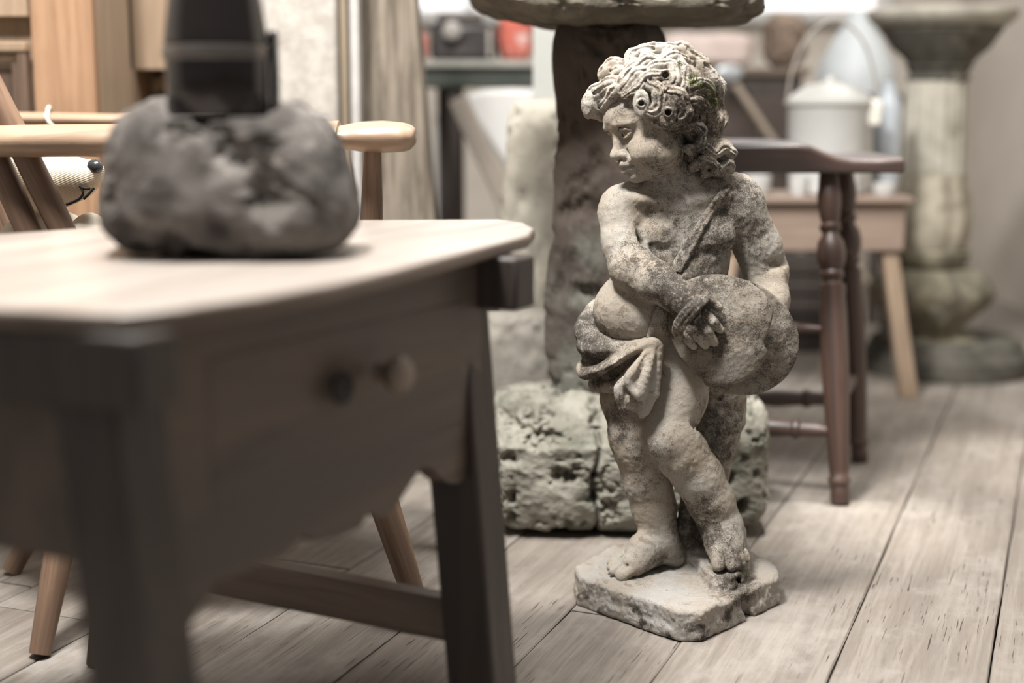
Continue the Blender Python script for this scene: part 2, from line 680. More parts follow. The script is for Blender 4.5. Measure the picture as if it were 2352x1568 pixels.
def grime_of(pts, extra=0.0):
    g = np.full(len(pts), extra)
    for (u, v, r, s) in GRIME:
        c = P(u, v, 1.98)
        dd = (pts[:, 0] - c[0]) ** 2 + (pts[:, 2] - c[2] - (pts[:, 1] - 1.98) * (c[2] - HC) / 1.98) ** 2
        g = np.maximum(g, s * np.exp(-dd / (r * S) ** 2)) if False else g + s * np.exp(-dd / (r * S * 1.05) ** 2) * (1 - np.clip(g, 0, 1))
    return np.clip(g, 0, 1)


M_STAT = mat_statue('weathered_cream_stone')
M_CYM = mat_statue('weathered_grey_stone', (0.50, 0.46, 0.40), 0.10)
M_PLI = mat_statue('pale_plinth_stone', (0.70, 0.665, 0.62), -0.06)
M_MOSS = mat_plain('green_moss', (0.15, 0.19, 0.055), 0.95, 0.1, var=0.5, scale=300)

base_p = G(1550, 1360)
statue = empty('cherub_statue', (base_p[0], base_p[1], 0), 'weathered cream stone statue of a curly-haired cherub holding two round cymbals', 'statue')

# --- body --------------------------------------------------------------
lo = W(1330, 1400, -260); hi = W(1860, 330, 200)
B = Field((lo[0], W(1500, 800, -230)[1], 0.02), (hi[0], W(1500, 800, 190)[1], W(1500, 330)[2]), 0.0017)
# torso
B.ell(W(1572, 520, 15), px(108, 72, 92), k=0.006)
B.cap(W(1430, 478, 2), W(1560, 458, 10), 44 * S, 48 * S, 0.02)
B.cap(W(1560, 458, 10), W(1700, 462, 28), 48 * S, 52 * S, 0.02)
B.ell(W(1580, 600, 12), px(96, 68, 80), k=0.03)
B.ell(W(1560, 690, 15), px(105, 72, 95), k=0.03)
B.ell(W(1468, 712, -8), px(106, 96, 92), k=0.025)
B.ell(W(1500, 640, 0), px(72, 70, 70), k=0.03)
B.ell(W(1500, 830, 20), px(95, 78, 80), k=0.03)
# pecs
B.ell(W(1505, 540, -34), px(44, 26, 34), k=0.015)
B.ell(W(1640, 542, -28), px(48, 26, 36), k=0.015)
B.cap(W(1470, 566, -66), W(1530, 572, -60), 4 * S, 3 * S, 0.012, 'sub')
B.cap(W(1610, 582, -62), W(1668, 576, -52), 4 * S, 3 * S, 0.012, 'sub')
B.cap(W(1568, 500, -66), W(1556, 610, -66), 4 * S, 4 * S, 0.02, 'sub')
# neck
B.chain([W(1520, 370, 0), W(1548, 415, 4), W(1566, 462, 14)], px(50, 52, 62), 0.012)
B.cap(W(1600, 420, 30), W(1690, 440, 34), 34 * S, 40 * S, 0.02)
B.cap(W(1500, 430, 10), W(1430, 462, 0), 26 * S, 36 * S, 0.02)
# clavicle hints
B.cap(W(1520, 462, -50), W(1440, 456, -44), 7 * S, 7 * S, 0.014)
B.cap(W(1585, 462, -48), W(1670, 448, -30), 7 * S, 7 * S, 0.014)
# arm crossing the belly
B.chain([W(1422, 490, -8), W(1432, 560, -38), W(1452, 612, -72)], px(49, 46, 50), 0.012)
B.chain([W(1452, 616, -74), W(1500, 645, -112), W(1560, 684, -136)], px(50, 46, 36), 0.010)
B.cap(W(1462, 560, -58), W(1480, 582, -80), 14 * S, 5 * S, 0.01, 'sub')
B.cap(W(1470, 520, -60), W(1462, 575, -70), 6 * S, 5 * S, 0.012, 'sub')
# hand: back of the hand, four fingers, thumb
B.chain([W(1560, 684, -136), W(1580, 710, -144), W(1590, 728, -142)], px(36, 30, 22), 0.008)
B.cap(W(1572, 742, -142), W(1608, 710, -144), 14 * S, 16 * S, 0.006)
fing = [([(1568, 762, -150), (1580, 780, -158), (1593, 795, -153)], (11, 10.5, 9)),
        ([(1584, 752, -156), (1602, 772, -164), (1620, 792, -157)], (13, 12.5, 10)),
        ([(1602, 735, -160), (1622, 760, -167), (1641, 785, -158)], (13, 13, 10.5)),
        ([(1618, 716, -160), (1636, 738, -166), (1655, 757, -156)], (12, 11.5, 9.5))]
for pts, rr in fing:
    B.chain([W(*q) for q in pts], px(*rr), 0.0008)
for (u, v) in ((1592, 795), (1620, 792), (1641, 785), (1655, 757)):
    B.ell(W(u + 1, v + 1, -160), px(7, 5, 6), k=0.002)
for (p, q) in (((1572, 752), (1600, 786)), ((1596, 742), (1630, 784)), ((1612, 728), (1648, 768))):
    B.cap(W(*p, -176), W(*q, -172), 3.0 * S, 2.6 * S, 0.0015, 'sub')
B.chain([W(1598, 690, -150), W(1630, 690, -158), W(1650, 706, -156)], px(15, 12, 10), 0.004)   # thumb
# far arm
B.chain([W(1700, 482, 26), W(1742, 570, 44), W(1758, 622, 46)], px(58, 52, 50), 0.012)
B.chain([W(1758, 622, 46), W(1770, 690, 10), W(1768, 745, -30)], px(51, 42, 36), 0.010)
B.cap(W(1768, 745, -30), W(1755, 790, -42), 34 * S, 28 * S, 0.008)
B.cap(W(1800, 600, 20), W(1775, 612, -10), 5 * S, 5 * S, 0.012, 'sub')
# standing leg
B.chain([W(1452, 830, 26), W(1450, 915, 18), W(1462, 985, 4)], px(78, 70, 60), 0.012)
B.chain([W(1462, 985, 4), W(1462, 1025, 2), W(1486, 1100, 18), W(1502, 1165, 22), W(1514, 1232, 16)], px(58, 54, 57, 52, 45), 0.010)
B.ell(W(1424, 1000, -6), px(28, 36, 36), k=0.010)
B.cap(W(1470, 1222, -30), W(1530, 1236, -32), 3 * S, 3 * S, 0.008, 'sub')
# forward leg
B.chain([W(1555, 830, -8), W(1552, 905, -26), W(1538, 985, -58)], px(78, 72, 62), 0.012)
B.chain([W(1536, 1000, -62), W(1564, 1040, -58), W(1604, 1095, -48), W(1632, 1150, -40), W(1656, 1205, -38)], px(60, 60, 57, 54, 48), 0.010)
B.ell(W(1528, 1022, -100), px(34, 24, 32), k=0.012)
B.ell(W(1572, 1010, -92), px(28, 22, 30), k=0.014)
B.cap(W(1592, 975, -90), W(1600, 990, -40), 5 * S, 5 * S, 0.012, 'sub')
B.cap(W(1600, 1185, -88), W(1650, 1188, -98), 3 * S, 3 * S, 0.008, 'sub')
# standing foot
B.chain([W(1514, 1248, 16), W(1478, 1262, -20), W(1448, 1292, -52)], px(46, 36, 24), 0.012)
B.cap(W(1535, 1262, 20), W(1548, 1275, 26), 34 * S, 30 * S, 0.012)
B.cap(W(1500, 1275, -8), W(1460, 1302, -50), 24 * S, 22 * S, 0.012)
toes = [((1452, 1305, -62), (1428, 1322, -82), 17, 15), ((1440, 1292, -52), (1408, 1313, -66), 12, 10), ((1434, 1282, -36), (1402, 1303, -48), 11, 9.5),
        ((1432, 1274, -22), (1402, 1291, -30), 10, 9), ((1434, 1266, -8), (1408, 1279, -14), 9, 8)]
for a, b, ra, rb in toes:
    B.cap(W(*a), W(*b), ra * S, rb * S, 0.0025)
for a in ((1428, 1308, -82), (1424, 1297, -62), (1420, 1286, -46)):
    B.cap(W(a[0], a[1], a[2]), W(a[0] + 22, a[1] - 16, a[2] + 16), 2.4 * S, 2 * S, 0.003, 'sub')
# forward foot, toes over the edge of the rock
B.chain([W(1658, 1212, -40), W(1664, 1250, -62), W(1672, 1285, -88)], px(46, 42, 34), 0.012)
B.cap(W(1690, 1225, -20), W(1695, 1270, -40), 24 * S, 20 * S, 0.012)
toes2 = [((1644, 1268, -112), (1650, 1296, -126), 17, 16), ((1672, 1285, -112), (1678, 1303, -122), 11, 10), ((1688, 1280, -104), (1694, 1300, -114), 10, 9),
         ((1700, 1275, -94), (1706, 1294, -102), 9.5, 8.5), ((1711, 1268, -80), (1716, 1284, -88), 9, 8)]
for a, b, ra, rb in toes2:
    B.cap(W(*a), W(*b), ra * S, rb * S, 0.0025)
B.cap(W(1663, 1265, -128), W(1667, 1300, -132), 2.6 * S, 2.6 * S, 0.003, 'sub')
B.cap(W(1690, 1215, -62), W(1706, 1265, -72), 2.2 * S, 2.2 * S, 0.004, 'sub')

# --- head, sculpted in its own frame (l: to its left, f: forward, u: up) ---
yaw, tip = math.radians(67), math.radians(15)
HF = np.array([-math.sin(yaw) * math.cos(tip), -math.cos(yaw) * math.cos(tip), -math.sin(tip)])
HL = np.array([math.cos(yaw), -math.sin(yaw), 0.0])
HU = np.cross(HL, HF); HU = HU if HU[2] > 0 else -HU
rl = math.radians(9)
HL, HU = HL * math.cos(rl) + HU * math.sin(rl), HU * math.cos(rl) - HL * math.sin(rl)
HR = np.stack([HL, HF, HU], axis=1)
HCn = W(1498, 283, -8)


def H(l, f, u):
    return HCn + S * (l * HL + f * HF + u * HU)


hh = 150 * S
D = Field(HCn - np.array([hh * 1.0, hh * 1.02, hh * 1.25]), HCn + np.array([hh * 1.0, hh * 1.0, hh * 1.0]), 0.0010)
D.ell(H(0, -22, 28), px(90, 110, 92), HR, 0.002)
D.ell(H(0, 16, -34), px(78, 74, 82), HR, 0.016)
D.ell(H(0, 52, 32), px(66, 56, 46), HR, 0.012)
for s in (-1, 1):
    D.ell(H(s * 42, 58, -54), px(39, 36, 36), HR, 0.014)
    D.ell(H(s * 52, 18, -72), px(34, 44, 32), HR, 0.014)
D.ell(H(0, 76, -98), px(22, 19, 18), HR, 0.008)
D.ell(H(0, 30, -95), px(50, 48, 24), HR, 0.014)
D.ell(H(0, 82, -66), px(30, 21, 24), HR, 0.009)
for s in (-1, 1):
    D.ell(H(s * 31, 100, -3), px(22, 16, 13), HR, 0.011, 'sub')
    D.chain([H(s * 10, 96, 13), H(s * 31, 96, 20), H(s * 55, 80, 15)], px(3, 4, 3), 0.009)
    D.ell(H(s * 32, 74, -3), px(17, 17, 15), HR, 0.0012)
    D.chain([H(s * 15, 87, -4), H(s * 22, 92, 4), H(s * 32, 93.5, 7.5), H(s * 42, 89, 5), H(s * 51, 80, -1)], px(2.4, 3.4, 3.8, 3.6, 2.4), 0.0010)
    D.chain([H(s * 17, 87, -10), H(s * 26, 90, -14), H(s * 36, 90, -13), H(s * 48, 82, -6)], px(2.0, 3.0, 3.0, 2.0), 0.0010)
    D.chain([H(s * 22, 94, -21), H(s * 34, 94, -23), H(s * 48, 86, -17)], px(1.8, 2.2, 1.8), 0.005, 'sub')
    D.chain([H(s * 17, 92, 9), H(s * 32, 96, 14), H(s * 48, 86, 10)], px(1.6, 2.0, 1.6), 0.003, 'sub')
    D.cap(H(s * 13, 92, -5), H(s * 16, 84, -5), 3.6 * S, 3.0 * S, 0.003, 'sub')
    D.chain([H(s * 19, 94, -1), H(s * 31, 96, 1.5), H(s * 45, 86, -1.5)], px(1.2, 1.8, 1.2), 0.0012, 'sub')
D.chain([H(0, 87, 12), H(0, 93, -12), H(0, 106, -38)], px(10, 9, 12), 0.008)
D.ell(H(0, 109, -44), px(14, 14, 12), HR, 0.004)
for s in (-1, 1):
    D.ell(H(s * 15, 97, -48), px(10, 11, 9.5), HR, 0.004)
    D.cap(H(s * 7.5, 104, -60), H(s * 8, 102, -52), 4.2 * S, 3 * S, 0.0015, 'sub')
    D.cap(H(s * 26, 93, -44), H(s * 34, 84, -60), 2.4 * S, 2.4 * S, 0.007, 'sub')
    D.cap(H(s * 25, 98, -42), H(s * 19, 103, -38), 2.0 * S, 1.6 * S, 0.003, 'sub')
D.cap(H(0, 104, -60), H(0, 101, -61), 2.2 * S, 2.2 * S, 0.003, 'sub')
D.chain([H(-21, 88, -74), H(-8, 103, -67.5), H(0, 102, -69.5), H(8, 103, -67.5), H(21, 88, -74)], px(3.5, 6.6, 6.0, 6.6, 3.5), 0.003)
D.chain([H(-15, 89, -83), H(0, 99, -84), H(15, 89, -83)], px(4.5, 8, 4.5), 0.003)
D.chain([H(-23, 89, -76.5), H(-9, 105, -76), H(0, 107, -77), H(9, 105, -76), H(23, 89, -76.5)], px(1.5, 2.1, 2.2, 2.1, 1.5), 0.0012, 'sub')
D.cap(H(-11, 96, -92.5), H(11, 96, -92.5), 3.0 * S, 3.0 * S, 0.005, 'sub')
for s in (-1, 1):
    D.ell(H(s * 25, 88, -77.5), px(3, 3.5, 3), HR, 0.005, 'sub')
D.chain([W(1520, 370, 0), W(1548, 415, 4)], px(49, 51), 0.014)
D.noise(0.006, 0.0004, 5)
D.noise(0.0025, 0.00022, 6)
B.noise(0.020, 0.0007, 7)
B.noise(0.006, 0.0005, 8)
B.noise(0.0034, 0.00035, 9)
# join head to body: resample the head field into the body grid would lose detail, so mesh both and bridge by overlap in one mesh
bp, bq = B.mesh()
dp, dq = D.mesh()
# drop body faces lying inside the head and head faces lying inside the body


def inside(F, pts, off):
    i = np.round((pts - F.lo) / F.h).astype(int)
    ok = ((i >= 0) & (i < F.n)).all(axis=1)
    r = np.full(len(pts), 0.06)
    j = i[ok]
    r[ok] = F.a[j[:, 0], j[:, 1], j[:, 2]]
    return r < -off


def clean(p, q):
    used = np.unique(q)
    m = np.full(len(p), -1); m[used] = np.arange(len(used))
    return p[used], m[q]


kb = ~inside(D, bp, 0.004)[bq].all(axis=1)
kd = ~inside(B, dp, 0.004)[dq].all(axis=1)
zcut = D.lo[2] + 0.003
kd &= (dp[dq][:, :, 2].min(axis=1) > zcut)
bp, bq = clean(bp, bq[kb]); dp, dq = clean(dp, dq[kd])
pp = np.concatenate([bp, dp]); qq = np.concatenate([bq, dq + len(bp)])
link_mesh('body', pp, qq, M_STAT, statue, origin=base_p, attrs={'grime': grime_of(pp)})

# --- hair ---------------------------------------------------------------
Hh = Field(HCn - np.array([185 * S, 165 * S, 170 * S]), HCn + np.array([215 * S, 165 * S, 195 * S]), 0.00115)
Hh.ell(H(0, -30, 40), px(106, 118, 108), HR, 0.002)
Hh.ell(H(4, -62, -10), px(92, 78, 84), HR, 0.02)
Hh.ell(H(0, 96, -34), px(88, 62, 88), HR, 0.010, 'sub')
Hh.ell(H(40, 40, -74), px(90, 86, 62), HR, 0.010, 'sub')
HCE, HRE = H(0, -28, 38), np.array(px(108, 122, 112))


def hp(u, v, lift=0.0):
    cand, bv = None, 1e9
    for dd in np.arange(-190, 170, 4.0):
        p = W(u, v, dd)
        val = (((p - HCE) @ HR / HRE) ** 2).sum()
        if val < bv:
            bv, cand = val, p
        if val < 1:
            break
    if bv > 1.0:      # outside the silhouette: pull a little towards the skull
        cand = HCE + (cand - HCE) / math.sqrt(bv) * min(math.sqrt(bv), 1.22)
        return cand
    return cand - ray(u, v) * lift * S


def hpx(q):
    return hp(q[0], q[1], q[2] if len(q) > 2 else 0)


def nrm_at(p):
    q = (p - HCE) @ HR / HRE ** 2
    n = HR @ q
    return n / np.linalg.norm(n)


def interp(pts, rad, m=5):
    """Catmull-Rom through the control points"""
    P_ = [pts[0]] + list(pts) + [pts[-1]]
    o, r = [], []
    for i in range(len(pts) - 1):
        a, b, c, d = P_[i], P_[i + 1], P_[i + 2], P_[i + 3]
        for t in np.linspace(0, 1, m, endpoint=False):
            o.append(0.5 * ((2 * b) + (c - a) * t + (2 * a - 5 * b + 4 * c - d) * t * t + (3 * b - a - 3 * c + d) * t ** 3))
            r.append(rad[i] + (rad[i + 1] - rad[i]) * t)
    o.append(pts[-1]); r.append(rad[-1])
    return o, r


def lock(uv, rad, strands=3, k=0.002, raw=False, spread=0.75):
    pts = [W(*q) if raw else hpx(q) for q in uv]
    o, r = interp(pts, rad, 4)
    ph = sum(uv[0][:2]) * 0.7
    r = [q * (1 + 0.13 * math.sin(i * 1.25 + ph)) for i, q in enumerate(r)]
    for i in range(1, len(o) - 1):
        t = o[i + 1] - o[i - 1]
        sd = np.cross(t / (np.linalg.norm(t) + 1e-9), np.array([0, -1.0, 0.2]))
        o[i] = o[i] + sd * math.sin(i * 0.95 + ph) * 0.14 * r[i] * S
    for i in range(len(o) - 1):
        Hh.cap(o[i], o[i + 1], r[i] * 0.92 * S, r[i + 1] * 0.92 * S, 0.0016)
    fr = []
    for i, p in enumerate(o):
        t = o[min(i + 1, len(o) - 1)] - o[max(i - 1, 0)]
        t /= np.linalg.norm(t) + 1e-9
        n = nrm_at(p) * 0.6 + np.array([0, -0.6, 0.15]); n -= t * n.dot(t); n /= np.linalg.norm(n)
        fr.append((n, np.cross(t, n)))
    for s in range(strands - 1 if strands > 1 else 0):
        w = ((s + 0.5) / (strands - 1) - 0.5) * 2 * spread
        q = [p + (sd * w + n * math.sqrt(1 - w * w) * 0.97) * rr * 0.92 * S for p, rr, (n, sd) in zip(o, r, fr)]
        for i in range(len(q) - 1):
            Hh.cap(q[i], q[i + 1], max(r[i] * (0.15 + 0.07 * math.sin(i * 1.3 + s * 2)), 1.4) * S, max(r[i + 1] * (0.15 + 0.07 * math.sin(i * 1.3 + 1.3 + s * 2)), 1.4) * S, 0.0016, 'sub')


def ring(u, v, R, r, lift=10, raw_d=None, tilt=(0, 0, 0), squash=1.0, hole=True):
    c = W(u, v, raw_d) if raw_d is not None else hp(u, v, lift)
    n = nrm_at(c) * 0.45 + np.array([0, -0.9, 0.0]) + np.array(tilt)
    n /= np.linalg.norm(n)
    Hh.cap(c + n * -R * 0.9 * S, c, (R + r) * 0.75 * S, (R + r) * 0.72 * S, 0.003)
    Hh.torus(c, n, R * S, r * S, 0.001, squash=squash)
    Hh.torus(c - n * r * 0.5 * S, n, (R + r * 0.2) * S, r * S, 0.001, squash=squash)
    if hole:
        Hh.cap(c + n * 14 * S, c - n * 8 * S, max(R - r * 0.75, 3.2) * S, max((R - r) * 0.6, 2.0) * S, 0.0012, 'sub')


# forelock hanging past the brow
lock([(1440, 190, 8), (1405, 200, 14), (1376, 216, 16), (1360, 238, 14), (1362, 258, 10)], (16, 24, 29, 26, 18), 3)
lock([(1420, 205, 12), (1398, 232, 14), (1388, 254, 12), (1382, 270, 8)], (16, 17, 15, 11), 2)
lock([(1392, 222, 24), (1376, 242, 26), (1372, 264, 22)], (12, 14, 11), 2)
Hh.ell(W(1352, 242, -10), px(17, 22, 30), k=0.004)
Hh.cap(W(1350, 225, -34), W(1360, 262, -36), 2.6 * S, 2.6 * S, 0.002, 'sub')
# curl over the far temple
lock([(1455, 146, 0), (1415, 148, 6), (1390, 155, 8), (1378, 172, 6)], (16, 17, 18, 13), 2)
lock([(1425, 165, 8), (1402, 172, 12), (1384, 184, 8)], (14, 14, 10), 2)
# top locks: short waves from the parting
lock([(1602, 134, 2), (1572, 114, 4), (1542, 120, 6), (1526, 140, 6)], (14, 18, 18, 13), 3)
lock([(1552, 118, 2), (1514, 110, 4), (1490, 120, 6), (1478, 140, 6)], (13, 17, 17, 12), 2)
lock([(1504, 120, 2), (1470, 118, 4), (1450, 130, 6), (1446, 150, 6)], (13, 17, 16, 12), 3)
lock([(1590, 146, 6), (1552, 134, 12), (1522, 142, 14), (1504, 160, 12), (1480, 162, 10)], (13, 16, 16, 14, 9), 2)
lock([(1530, 144, 8), (1492, 140, 14), (1462, 154, 16), (1438, 176, 14), (1424, 200, 10)], (12, 17, 18, 16, 11), 3)
lock([(1502, 162, 10), (1470, 168, 16), (1446, 188, 16), (1428, 212, 10)], (11, 15, 15, 10), 2)
ring(1414, 176, 6, 6, 14)
lock([(1536, 172, 12), (1502, 174, 18), (1474, 190, 18), (1454, 210, 16), (1434, 222, 12)], (11, 15, 15, 12, 8), 3)
# lock rolling over the brow into a volute
lock([(1490, 190, 10), (1512, 208, 18), (1516, 236, 20), (1498, 258, 16), (1480, 254, 14)], (15, 18, 18, 14, 9), 3)
ring(1473, 237, 12, 5.5, 20, squash=0.6)
# loop above
lock([(1478, 168, 12), (1506, 150, 20), (1538, 148, 22), (1552, 168, 20), (1546, 192, 16), (1524, 200, 14)], (10, 12, 13, 13, 13, 10), 2)
lock([(1560, 140, 14), (1574, 165, 18), (1572, 195, 16), (1556, 212, 12)], (12, 14, 13, 10), 2)
Hh.cap(hp(1528, 172, 26), hp(1528, 172, 2), 9 * S, 7 * S, 0.003, 'sub')
# side curl with an open end
lock([(1532, 212, 14), (1558, 222, 22), (1572, 250, 22), (1560, 276, 18), (1536, 284, 14)], (17, 20, 20, 16, 11), 3)
ring(1533, 258, 14, 7, 22, squash=0.62)
lock([(1500, 276, 4), (1520, 284, 8), (1545, 288, 8)], (9, 12, 10), 2)
# lumps behind
lock([(1580, 205, 14), (1604, 196, 18), (1626, 214, 14), (1628, 240, 8)], (18, 22, 20, 14), 3)
lock([(1575, 235, 14), (1600, 228, 16), (1612, 248, 12)], (16, 20, 15), 3)
lock([(1560, 116, 2), (1590, 128, 4), (1612, 150, 4), (1622, 178, 2)], (16, 18, 18, 14), 3)
lock([(1600, 140, 6), (1622, 158, 4), (1640, 186, 0)], (14, 16, 14), 3)
for args in [((1640, 178, 20), (1652, 205, 20), (1648, 232, 22)), ((1648, 240, 26), (1654, 275, 28), (1648, 312, 24))]:
    lock(args, (17, 19, 14), 3, raw=True)
lock([(1614, 240, -48), (1620, 280, -46), (1622, 330, -40)], (13, 14, 9), 3, raw=True)
lock([(1634, 235, -22), (1640, 280, -24), (1634, 330, -24)], (13, 14, 10), 3, raw=True)
lock([(1596, 250, -60), (1600, 290, -58), (1604, 320, -50)], (14, 15, 10), 2, raw=True)
# loop of hair over the ear
lock([(1528, 305, -78), (1560, 297, -92), (1592, 288, -92), (1614, 306, -86), (1608, 332, -84), (1580, 342, -80), (1560, 342, -70)], (8, 10, 12, 13, 12, 9, 5), 2, raw=True)
Hh.cap(W(1576, 318, -110), W(1580, 318, -68), 8 * S, 6 * S, 0.003, 'sub')
Hh.cap(W(1550, 327, -110), W(1552, 326, -70), 5 * S, 4 * S, 0.003, 'sub')
# nape
Hh.ell(W(1610, 350, -10), px(46, 44, 42), k=0.01)
Hh.ell(W(1658, 352, -8), px(30, 34, 34), k=0.004)
Hh.ell(W(1652, 386, -12), px(26, 26, 22), k=0.004)
lock([(1586, 345, -58), (1612, 338, -60), (1642, 352, -56), (1662, 340, -46), (1682, 352, -34)], (12, 14, 13, 14, 12), 3, raw=True)
lock([(1590, 385, -44), (1612, 368, -60), (1636, 372, -58), (1642, 392, -50), (1618, 402, -40)], (11, 13, 13, 12, 8), 3, raw=True)
lock([(1650, 388, -44), (1672, 374, -40), (1680, 392, -30)], (10, 12, 10), 2, raw=True)
ring(1626, 388, 9, 6, raw_d=-52)
Hh.noise(0.006, 0.0006, 15)
Hh.noise(0.0028, 0.0004, 16)
hpnt, hq = Hh.mesh()
link_mesh('hair', hpnt, hq, M_STAT, statue, origin=HCn, attrs={'grime': grime_of(hpnt, 0.12)})

# --- strap over the chest, belt end and hand loop -----------------------
M_STRAP = M_STAT
ST = Field(W(1480, 980, -230), (*W(1720, 400, 140)[:2], W(1600, 400)[2]), 0.0016)
ST.lo[1] = W(1500, 700, -240)[1]; ST.n[1] = int(380 * S / ST.h); ST.n = np.ceil((np.array([W(1720, 700)[0], 0, W(1600, 405)[2]]) - ST.lo) / ST.h).astype(int) * [1, 0, 1] + [0, ST.n[1], 0]
ST.a = np.full(ST.n, 0.06, np.float32)


def on_body(F, line, rads, lift=3, n=26, k=0.001):
    line = np.array(line, float)
    seg = np.linspace(0, len(line) - 1, n)
    q = []
    for s in seg:
        i = min(int(s), len(line) - 2); f = s - i
        u, v = line[i] * (1 - f) + line[i + 1] * f
        r = rads[0] + (rads[-1] - rads[0]) * s / (len(line) - 1)
        h = B.hit(u, v, lift * S)
        if h is not None:
            q.append((h, r))
    for (a, ra), (b, rb) in zip(q[:-1], q[1:]):
        if np.linalg.norm(a - b) < 0.03:
            F.cap(a, b, ra * S, rb * S, k)


on_body(ST, [(1675, 428), (1640, 478), (1602, 545), (1562, 622)], (5.5, 6), 2)
on_body(ST, [(1661, 434), (1628, 480), (1586, 548), (1543, 616)], (5.5, 6), 2)
on_body(ST, [(1668, 431), (1634, 480), (1594, 547), (1552, 620)], (6, 7), 0)
ST.chain([B.hit(1552, 612, 0), W(1530, 655, -70)], px(12, 12), 0.002)
on_body(ST, [(1512, 706), (1500, 745), (1490, 782)], (7, 8), 6)
on_body(ST, [(1527, 712), (1518, 750), (1508, 790)], (7, 7), 6)
on_body(ST, [(1519, 708), (1509, 748), (1499, 786)], (9, 9), 0)
# loop of the cymbal strap around the hand
for off, r in ((0, 6.5), (11, 6), (-9, 5)):
    pts = [W(1554 + off * .6, 772 + off * .5, -150), W(1560 + off * .7, 745 + off * .7, -180), W(1588 + off * .7, 708 + off * .7, -192), W(1618 + off * .5, 684 + off * .4, -172)]
    o_, r_ = interp(pts, [r, r, r, r * 1.1], 5)
    ST.chain(o_, px(*r_), 0.0012)
ST.noise(0.003, 0.0005, 3)
sp, sq = ST.mesh()
link_mesh('strap', sp, sq, M_STRAP, statue, origin=W(1600, 600, -60), attrs={'grime': grime_of(sp)})

# --- drapery around the hip --------------------------------------------
K = Field((W(1300, 900)[0], W(1400, 900, -220)[1], W(1400, 990)[2]), (W(1560, 900)[0], W(1400, 900, 160)[1], W(1400, 670)[2]), 0.0013)
K.ell(W(1425, 838, 20), px(88, 82, 56), k=0.002)
K.cap(W(1394, 806, 0), W(1484, 800, -84), 60 * S, 28 * S, 0.006)
K.cap(W(1404, 848, 4), W(1484, 808, -84), 46 * S, 26 * S, 0.006)
K.ell(W(1378, 790, 45), px(46, 72, 62), k=0.010)
K.ell(W(1385, 730, 70), px(42, 60, 44), k=0.010)


def fold(uvd, rad, k=0.006, mode='add'):
    o, r = interp([W(*q) for q in uvd], rad, 4)
    K.chain(o, px(*r), k, mode)


fold([(1372, 700, 50), (1348, 742, 20), (1345, 768, 0), (1392, 796, -60), (1440, 800, -90)], (14, 20, 18, 14, 9), 0.008)
fold([(1338, 782, 20), (1342, 800, -20), (1380, 808, -62), (1440, 800, -98), (1498, 786, -112)], (10, 13, 13, 10, 8), 0.006)
fold([(1336, 840, 20), (1342, 858, -15), (1378, 850, -66), (1430, 818, -110), (1500, 786, -118)], (11, 12, 13, 13, 9), 0.005)
fold([(1365, 880, 20), (1385, 886, -30), (1420, 884, -72), (1452, 850, -100), (1500, 792, -116)], (15, 15, 14, 12, 9), 0.003)
fold([(1420, 892, 0), (1450, 880, -60), (1470, 840, -100), (1502, 795, -116)], (14, 14, 12, 8), 0.003)
fold([(1318, 824, -40), (1365, 830, -88), (1420, 810, -120)], (13, 15, 6), 0.009, 'sub')
fold([(1345, 880, -50), (1392, 872, -92), (1436, 842, -122), (1470, 815, -128)], (10, 14, 11, 4), 0.008, 'sub')
fold([(1418, 880, -92), (1450, 858, -118), (1478, 822, -128)], (5, 7, 3), 0.004, 'sub')
# knot and hanging ends
K.ell(W(1502, 790, -116), px(16, 14, 14), k=0.006)


def sheet(corn, th, k=0.003, m=9):
    """bilinear patch of overlapping small balls"""
    a, b, c, d = [W(*q) for q in corn]
    for i in range(m):
        for j in range(m):
            s, t = i / (m - 1), j / (m - 1)
            s2, t2 = min(s + 1 / (m - 1), 1), t
            f = lambda s, t: a * (1 - s) * (1 - t) + b * s * (1 - t) + c * s * t + d * (1 - s) * t
            K.cap(f(s, t), f(s2, t2), th * S, th * S, k)


sheet([(1492, 800, -116), (1512, 798, -112), (1502, 905, -118), (1450, 880, -130)], 11)
fold([(1494, 800, -122), (1466, 838, -132), (1444, 866, -136), (1448, 886, -134)], (8, 10, 10, 9), 0.003)
fold([(1500, 800, -122), (1488, 850, -138), (1474, 896, -138), (1470, 908, -132)], (7, 10, 12, 9), 0.003)
fold([(1510, 792, -116), (1508, 850, -118), (1500, 905, -108), (1484, 946, -104)], (8, 9, 9, 8), 0.003)
fold([(1448, 888, -136), (1462, 906, -138), (1476, 912, -132)], (8, 8, 8), 0.003)
fold([(1484, 815, -136), (1470, 850, -146), (1462, 880, -150)], (1.5, 3, 3), 0.004, 'sub')
sheet([(1440, 872, -116), (1492, 905, -112), (1480, 942, -106), (1428, 922, -120)], 11)
fold([(1442, 868, -124), (1424, 886, -128), (1422, 908, -128), (1430, 936, -122)], (9, 10, 10, 9), 0.003)
fold([(1456, 905, -128), (1444, 918, -130), (1434, 938, -122)], (7, 8, 8), 0.002)
fold([(1470, 915, -126), (1472, 935, -122), (1474, 952, -112)], (8, 9, 9), 0.002)
fold([(1450, 912, -138), (1456, 930, -134), (1454, 950, -126)], (3, 5, 4), 0.003, 'sub')
K.noise(0.008, 0.0006, 25); K.noise(0.003, 0.0003, 26)
kp, kq = K.mesh()
link_mesh('loincloth', kp, kq, M_STAT, statue, origin=W(1430, 830, -40), attrs={'grime': grime_of(kp)})

# --- the two cymbals ------------------------------------------------------


